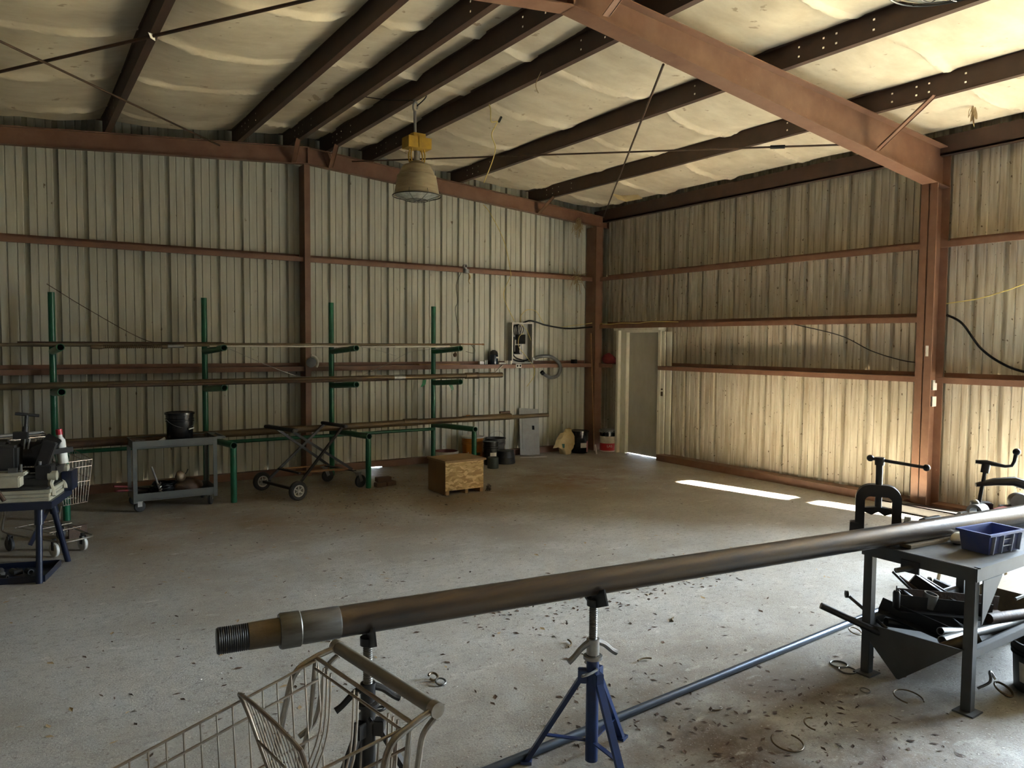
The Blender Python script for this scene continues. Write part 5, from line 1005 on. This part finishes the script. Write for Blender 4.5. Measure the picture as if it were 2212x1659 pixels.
bt = thing('work_boot', 'worn brown boot-shaped leather piece on top of the rag heap', 'leather', (-7.32, -1.28, 0.27)); 
MB().sph((0, 0, 0.05), 0.065, (0.9, 0.7, 1.05)).noise(0.015, 14).obj('upper', RUSTP, bt); MB().tube([(0.04, 0, 0.06), (0.07, 0, 0.10), (0.085, 0, 0.135)], 0.005, 6, smooth=4).obj('lace', BLACKP, bt)
bc = thing('bolt_cutter', 'bolt cutter with red handles sticking out behind the utility cart', 'bolt cutter', (-7.86, -1.18, 0.25)); o_ = (-7.86, -1.18, 0.25)
MB().cyl((-7.62, -1.10, 0.18), (-7.86, -1.2, 0.245), 0.009, 8).cyl((-7.60, -1.14, 0.17), (-7.86, -1.26, 0.215), 0.009, 8).obj('shafts', DSTEEL, bc, o_)
for a, b2 in (((-7.86, -1.2, 0.245), (-8.0, -1.26, 0.275)), ((-7.86, -1.26, 0.215), (-8.0, -1.34, 0.235))): MB().cyl(a, b2, 0.012, 10).obj('handle_grip', REDD, bc, o_)
# ------------------------------------------------------------------ folding X trolley
xt = thing('scissor_trolley', 'black scissor-legged trolley on four wheels in front of the pipe rack', 'trolley', (-5.75, -1.3, 0)); XO = (-5.75, -1.3, 0)
tl1, tl2, tr1, tr2 = V((-6.20, -0.80, 0.80)), V((-6.02, -1.44, 0.795)), V((-5.47, -0.83, 0.81)), V((-5.34, -1.37, 0.805))
MB().bar(tl1, tl2, 0.075, 0.04).obj('top_bar', RUBBER, xt, XO, 0.008); MB().bar(tr1, tr2, 0.055, 0.04).obj('top_bar', RUBBER, xt, XO, 0.008)
for s, (fa, ra, tl, tr) in enumerate(((V((-6.075, -1.66, 0.15)), V((-5.26, -1.36, 0.24)), tl1.lerp(tl2, 0.86), tr1.lerp(tr2, 0.85)), (V((-6.235, -1.02, 0.15)), V((-5.40, -0.86, 0.24)), tl1.lerp(tl2, 0.35), tr1.lerp(tr2, 0.1)))):
    MB().bar(fa, tr-V((0, 0, 0.01)), 0.022, 0.03).obj('scissor_leg', BLACKM, xt, XO); MB().bar(ra, tl-V((0, 0, 0.01)), 0.022, 0.03).obj('scissor_leg', BLACKM, xt, XO)
MB().bar((-6.02, -1.58, 0.29), (-6.14, -1.12, 0.29), 0.03, 0.02).obj('cross_bar', BLACKM, xt, XO)
MB().bar((-5.99, -1.48, 0.285), (-5.32, -1.30, 0.245), 0.10, 0.012).bar((-6.08, -1.10, 0.285), (-5.44, -0.88, 0.245), 0.05, 0.012).obj('lower_deck', WOODB, xt, XO)
MB().bar((-6.10, -1.75, 0.118), (-6.29, -0.98, 0.118), 0.03, 0.03).obj('axle', BLACKM, xt, XO)
MB().bar((-5.24, -1.40, 0.225), (-5.42, -0.82, 0.225), 0.05, 0.015).obj('caster_bar', BLACKM, xt, XO)
ax = (V((-6.10, -1.75, 0))-V((-6.29, -0.98, 0))).normalized(); rzw = math.atan2(ax.y, ax.x)
Rw = Matrix.Rotation(rzw, 3, 'Z') @ Matrix.Rotation(math.pi/2, 3, 'Y')
for cxy in ((-6.11, -1.79), (-6.30, -0.945)):
    c = V((cxy[0], cxy[1], 0.118)); w = MB().lathe([(0.072, -0.024), (0.10, -0.028), (0.116, -0.018), (0.118, 0), (0.116, 0.018), (0.10, 0.028), (0.072, 0.024)], c, 32, Rw).obj('tyre', RUBBER, xt, XO)
    h = MB().lathe([(0.074, -0.02), (0.074, 0.02), (0.058, 0.022), (0.056, 0), (0.058, -0.022), (0.074, -0.02)], c, 32, Rw)
    for k in range(6):
        a = k*math.pi/3; h.bar(c+Rw @ V((0.01*math.cos(a), 0.01*math.sin(a), 0.012)), c+Rw @ V((0.06*math.cos(a), 0.06*math.sin(a), 0.012)), 0.011, 0.012)
    h.cyl(c-ax*0.03, c+ax*0.03, 0.02, 14); h.obj('rim', WHEELG, w, XO)
for cxy, an in (((-5.20, -1.42), 0.35), ((-5.42, -0.80), 0.1)):
    R = Matrix.Translation((cxy[0], cxy[1], 0)) @ Matrix.Rotation(an, 4, 'Z')
    w = MB().bx((-0.06, -0.03, 0.20), (0.03, 0.03, 0.212)).bar((-0.01, -0.028, 0.205), (0.035, -0.028, 0.085), 0.004, 0.045, up=(1, 0, 0)).bar((-0.01, 0.028, 0.205), (0.035, 0.028, 0.085), 0.004, 0.045, up=(1, 0, 0)).xf(R).obj('caster', GALV, xt, XO)
    MB().lathe([(0, -0.02), (0.06, -0.022), (0.08, -0.016), (0.085, 0), (0.08, 0.016), (0.06, 0.022), (0, 0.02)], (0.035, 0, 0.085), 26, Matrix.Rotation(math.pi/2, 3, 'X')).xf(R).obj('caster_wheel', RUBBER, w, XO)
# ------------------------------------------------------------------ OSB crate
cr = thing('osb_crate', 'strand-board crate with a plywood lid standing on the floor', 'crate', (-4.21, -2.22, 0)); CO_ = (-4.21, -2.22, 0)
kx0, kx1, ky0, ky1 = -4.485, -3.935, -2.46, -2.0
MB().bx((kx0, ky0, 0.055), (kx1, ky0+0.014, 0.405)).obj('front_panel', OSB, cr, CO_)
MB().bx((kx0, ky1-0.014, 0.055), (kx1, ky1, 0.405)).obj('back_panel', OSB, cr, CO_)
for x in (kx0-0.002, kx1-0.010): MB().bx((x, ky0+0.004, 0.01), (x+0.012, ky1-0.004, 0.405)).obj('side_panel', PLYD, cr, CO_)
MB().bx((kx0-0.012, ky0-0.012, 0.405), (kx1+0.035, ky1+0.012, 0.43)).obj('lid', PLYT, cr, CO_, 0.002)
for x in (kx0+0.012, (kx0+kx1)/2+0.01, kx1-0.05): MB().bx((x, ky0+0.002, 0.0), (x+0.042, ky1-0.01, 0.056)).obj('foot_rail', PLYT, cr, CO_)
nest('chain_clump', (-3.87, -2.46, 0.03), 0.035, 26, 'small dark clump by the right foot of the strand-board crate', DUSTB)
for (x, y, z, a, lab) in ((-4.93, -1.50, 0.0, 0.1, 'lower brick beside the rack leg, nearer the leg'), (-4.78, -1.47, 0.0, 0.2, 'lower brick beside the rack leg, farther from the leg'), (-4.87, -1.46, 0.061, 0.05, 'brick lying on top of the two others beside the rack leg')):
    tag(MB().box((x, y, z+0.03), (0.20 if z else 0.14, 0.095, 0.058), Matrix.Rotation(a, 3, 'Z')).obj('brick', BRICK, None, (x, y, z), 0.004), lab, 'brick', 'bricks beside the rack leg')
# ------------------------------------------------------------------ buckets by the back wall
def orange_x(t, r0, r1, h):
    MB().lathe([(r0+0.004, 0.0), (r0+0.010, 0.0), (r0+0.012, 0.05), (r0+0.006, 0.055)], n=36).obj('base_band', WHITEP, t)
    gm = mat('dark_green_print', (0.03, 0.09, 0.03), 0.6)
    for z in (0.12, 0.20): curved_label(t, r0+0.006, z, z+0.045, math.radians(-112), math.radians(-72), gm, 'printed_band', r0+0.008)
    for k, z in enumerate((0.12, 0.155, 0.19, 0.225)): curved_label(t, r0+0.006, z, z+0.022, math.radians(-150), math.radians(-138), LABELW, 'printed_mark', r0+0.007)
bucket('bucket', (-2.83, -0.33, 0), 0.155, 0.172, 0.40, ORANGE, 'orange bucket with a white lid and white base behind the rack leg', lidm=WHITEP, extra=orange_x)
tb_ = bucket('tub', (-3.33, -0.36, 0), 0.15, 0.185, 0.215, MAROON, 'low maroon tub with a pale rim between the last upright and the orange bucket', 'tub', lid=False, ring=False,
       extra=lambda t, r0, r1, h: (MB().lathe([(r1-0.004, h-0.055), (r1+0.008, h-0.055), (r1+0.012, h), (r1-0.004, h)], n=36).obj('rim_band', LABELW, t), curved_label(t, r0+0.012, 0.06, 0.13, math.radians(-135), math.radians(-112), LABELW, r2=r0+0.022)))
bucket('bucket', (-2.73, -0.72, 0), 0.105, 0.115, 0.36, BLACKP, 'slim glossy black pail with a white label right behind the crate', 'bucket', extra=lambda t, r0, r1, h: curved_label(t, r0+0.006, 0.10, 0.20, math.radians(-128), math.radians(-72), LABELW, r2=r0+0.008))
bucket('bucket', (-2.42, -0.36, 0), 0.135, 0.165, 0.36, DUSTB, 'open dull black bucket with its wire handle raised, behind the slim pail', lid=False, handle=1.35, extra=lambda t, r0, r1, h: curved_label(t, r0+0.02, 0.17, 0.20, math.radians(-125), math.radians(-95), mat('faint_print', (0.13, 0.12, 0.10), 0.7), 'faint_print'))
tag(MB().lathe([(0, 0), (0.083, 0), (0.087, 0.01), (0.083, 0.16), (0.075, 0.17), (0, 0.165)], (-2.88, -1.02, 0), 28).obj('dark_canister', mat('dark_green_can', (0.022, 0.03, 0.024), 0.5), None, (-2.88, -1.02, 0)), 'low dark canister on the floor at the right rear of the crate', 'canister')
tag(MB().lathe([(0, 0), (0.150, 0), (0.156, 0.012), (0.145, 0.09), (0.150, 0.10), (0.135, 0.185), (0.14, 0.20), (0.126, 0.205), (0, 0.20)], (-2.46, -0.72, 0), 32).obj('upturned_pot', DUSTB, None, (-2.46, -0.72, 0)), 'squat upturned black pot on the floor right of the black buckets', 'pot')
def tape_lab(t, r0, r1, h):
    curved_label(t, r0+0.012, 0.10, 0.185, math.radians(-122), math.radians(-76), LABELW)
    curved_label(t, r0+0.008, 0.02, 0.21, math.radians(-75), math.radians(-55), mat('pink_print', (0.35, 0.10, 0.12), 0.5), 'printed_band')
bucket('bucket', (-0.72, -0.42, 0), 0.140, 0.152, 0.375, BLACKP, 'black pail with a white label at the foot of the corner column', extra=tape_lab)
pl = thing('paint_pail', 'red and white metal pail between corner column and door', 'pail', (-0.16, -0.52, 0), 0)
MB().lathe([(0, 0), (0.135, 0), (0.14, 0.004), (0.14, 0.15), (0.14, 0.355), (0.146, 0.36), (0.146, 0.37), (0.14, 0.372)], n=36).obj('body', LABELW, pl)
MB().lathe([(0.1405, 0.02), (0.1415, 0.022), (0.1415, 0.145), (0.1405, 0.147)], n=36).obj('red_band', REDP, pl)
MB().lathe([(0.1405, 0.27), (0.1425, 0.272), (0.1425, 0.35), (0.1405, 0.352)], n=36).obj('dark_band', BLACKP, pl)
lidp = MB().lathe([(0.138, 0.362), (0.15, 0.366), (0.15, 0.378), (0.13, 0.384), (0, 0.38)], n=36)
for k in range(20): a = k*2*math.pi/20; lidp.box((0.149*math.cos(a), 0.149*math.sin(a), 0.352), (0.012, 0.028, 0.032), Matrix.Rotation(a, 3, 'Z'))
lidp.obj('crimped_lid', GALV, pl)
MB().tube([(-0.14, 0.0, 0.30), (-0.16, -0.06, 0.40), (-0.12, -0.1, 0.46)], 0.003, 6, smooth=4).obj('bail_handle', GALV, pl)
aa = math.radians(-118)
text('printed_letters', 'LAS', 0.06, Matrix.Translation((0.1435*math.cos(aa), 0.1435*math.sin(aa), 0.10)) @ Matrix.Rotation(aa+math.pi/2, 4, 'Z') @ Matrix.Rotation(math.pi/2, 4, 'X'), LABELW, pl)
# paper bag
bg_ = MB(); rows = []
for k in range(21):
    t = k/20; z = 0.42*t; w = 0.088+0.055*math.sin(min(1, t*1.35)*2.4); dp = 0.085+0.02*math.sin(t*3)-0.05*t
    if t > 0.72: w *= 1-(t-0.72)*1.9; dp *= 1-(t-0.72)*1.2
    row = []
    for j in range(40):
        a = j*2*math.pi/40; row.append(V((w*math.copysign(abs(math.cos(a))**0.7, math.cos(a))+0.05*t*t, dp*math.copysign(abs(math.sin(a))**0.7, math.sin(a)), z)))
    row.append(row[0].copy()); rows.append(row)
bg_.sheet(rows); bmesh.ops.remove_doubles(bg_.bm, verts=bg_.bm.verts, dist=1e-4); bg_.noise(0.022, 8).noise(0.012, 22)
for v in bg_.bm.verts: v.co.z = max(v.co.z, 0)
bgt = thing('paper_bag', 'crumpled tan paper sack slumped against the back wall', 'sack', (-1.02, -0.42, 0)); bg_.obj('sack_body', KRAFT, bgt)
fl = MB(); fl.sheet([[V((-0.10, 0.02, 0.36)), V((-0.03, -0.02, 0.38)), V((0.02, 0.0, 0.40))], [V((-0.22, 0.0, 0.26)), V((-0.14, -0.06, 0.27)), V((-0.08, -0.07, 0.26))], [V((-0.27, 0.02, 0.12)), V((-0.20, -0.05, 0.12)), V((-0.12, -0.07, 0.10))]]).noise(0.03, 8); bmesh.ops.subdivide_edges(fl.bm, edges=fl.bm.edges[:], cuts=3, use_grid_fill=True); fl.noise(0.012, 18); fl.obj('torn_flap', KRAFT, bgt)
gp = mat('green_print', (0.03, 0.10, 0.06), 0.7)
MB().sheet([[V((-0.145, -0.075, 0.19)), V((-0.10, -0.095, 0.19))], [V((-0.13, -0.08, 0.12)), V((-0.10, -0.095, 0.12))]]).obj('printed_patch', gp, bgt)
# ------------------------------------------------------------------ floor litter
tag(MB().cyl((-1.95, -0.40, 0.006), (-1.52, -0.55, 0.006), 0.005, 6).obj('thin_stick', WHITEP, None, (-1.95, -0.4, 0)), 'thin pale stick lying on the floor near the grey cover plate', 'stick')
def ring(x, y, r, lab, tilt=0.0, part=1.0, w=0.006, mt=RUSTP):
    w *= 0.7; r *= 0.85
    n = 28; m = int(n*part); a0 = random.uniform(0, 6)
    pts = [(x+r*math.cos(a0+2*math.pi*k/n), y+r*math.sin(a0+2*math.pi*k/n), w+abs(tilt)*r*(1+math.sin(a0+2*math.pi*k/n))) for k in range(m)]
    tag(MB().tube(pts, w, 6, closed=part >= 1).obj('metal_ring' if part >= 1 else 'metal_shaving', mt, None, (x, y, 0)), lab, 'ring' if part >= 1 else 'shaving', 'rings and shavings on the floor')
ring(-4.87, -8.01, 0.055, 'pale ring on the floor beside the left bench leg, farther of the pair', 0, 1, 0.007, COUPL); ring(-4.90, -8.085, 0.055, 'dull ring on the floor touching the foot of the left bench leg', 0, 1, 0.006, COUPL)
ring(-4.33, -7.78, 0.045, 'rusty ring on the floor where the steel rod passes under the trough', 0.3); ring(-5.06, -8.29, 0.030, 'small pale ring on the floor in front of the trough', 0.1, 1, 0.005, COUPL)
ring(-4.95, -8.47, 0.085, 'large dusty ring on the floor between the near bench leg and the trough tip', 0.12, 0.8); ring(-5.89, -8.40, 0.085, 'large brown ring on the dark brown floor towards the bottom right', 0.1, 0.85); ring(-5.63, -8.37, 0.06, 'broken brown ring a little right of the large brown ring', 0.15, 0.5)
ring(-5.82, -7.41, 0.09, 'curved dark shaving on the floor right of the blue pipe stand', 0.05, 0.28, 0.008); ring(-5.12, -7.02, 0.10, 'flat curved shaving on the floor just beyond the big pipe', 0.0, 0.2, 0.008); ring(-6.08, -6.88, 0.08, 'dark curled scrap on the floor beside the threaded post of the blue pipe stand', 0.1, 0.3, 0.009)
ring(-6.97, -6.95, 0.033, 'small bright ring on the floor left of the blue pipe stand', 0.25, 1, 0.008, COUPL); ring(-6.98, -6.88, 0.03, 'small dark ring beside the bright ring left of the blue pipe stand', 0.4, 0.9, 0.010)
ring(-5.9, -7.95, 0.06, 'thin shaving on the floor beside the long steel rod', 0.05, 0.25, 0.006); ring(-4.45, -8.72, 0.05, 'dark ring on a scrap block under the bench by the black bucket', 0.5, 1, 0.009)
def bb_lab(t, r0, r1, h):
    curved_label(t, r0+0.004, 0.06, 0.17, math.radians(150), math.radians(268), LABELW, 'torn_label', r0+0.012)
bucket('bucket', (-4.22, -8.83, 0), 0.145, 0.16, 0.275, DUSTB, 'dull black bucket with a torn white label at the right edge below the bench', lid=False, ring=True, extra=bb_lab)
tag(MB().sph((-4.72, -8.30, 0.025), 0.035, (1.2, 0.9, 0.8)).noise(0.012, 30).obj('rusty_lump', RUSTD, None, (-4.72, -8.30, 0)), 'rusty lump on the floor right of the trough tip', 'lump')
tag(MB().tube([(-4.52, -8.62, 0.01), (-4.47, -8.66, 0.05), (-4.43, -8.64, 0.09), (-4.41, -8.66, 0.05)], 0.008, 6, smooth=4).obj('bent_wire_scrap', GALV, None, (-4.5, -8.65, 0)), 'bright bent scrap on the floor between near bench leg and black bucket', 'scrap')
rnd = random.Random(11)
def litter(name, n, area, s0, s1, mt, lab, cat):
    mb = MB()
    for k in range(n):
        x0_, x1_, y0_, y1_ = area[k % len(area)]
        x, y = rnd.uniform(x0_, x1_), rnd.uniform(y0_, y1_); s = rnd.uniform(s0, s1); a = rnd.uniform(0, 6.28); c, s_ = math.cos(a), math.sin(a)
        L, w = s, s*rnd.uniform(0.2, 0.55); h = rnd.uniform(0.001, 0.006); q = rnd.uniform(-.4, .4)
        P = [V((-L, 0, 0.001)), V((0, -w, h)), V((L, 0, 0.001+h*rnd.random())), V((q*L, w, 0.002))]
        vs = [mb.bm.verts.new(V((x+p.x*c-p.y*s_, y+p.x*s_+p.y*c, p.z))) for p in P]; mb.bm.faces.new(vs)
    o = mb.obj(name, mt, None, None, flat=True); return tag(o, lab, cat, kind='stuff')
litter('floor_litter', 1700, [(-9, -0.3, -6.5, -0.2), (-8.5, -4, -9, -5), (-6.5, -4, -3.5, -1), (-6.8, -5.2, -9.2, -7.4), (-6.4, -4, -6.6, -5.8)], 0.005, 0.028, RUSTD, 'dark leaf bits and rust flakes strewn over the whole floor', 'litter')
litter('pale_grit', 1100, [(-9, -0.3, -7.5, -0.2), (-8.5, -4, -9, -5), (-6.5, -4.6, -2.3, -1)], 0.003, 0.011, LABELW, 'pale chips and straw bits scattered over the floor', 'grit')
litter('straw_bits', 320, [(-6.3, -4.4, -2.2, -0.4), (-9, -3, -7, -1.5)], 0.010, 0.035, STRAW, 'straw scattered on the floor near the rack and the crate', 'straw')
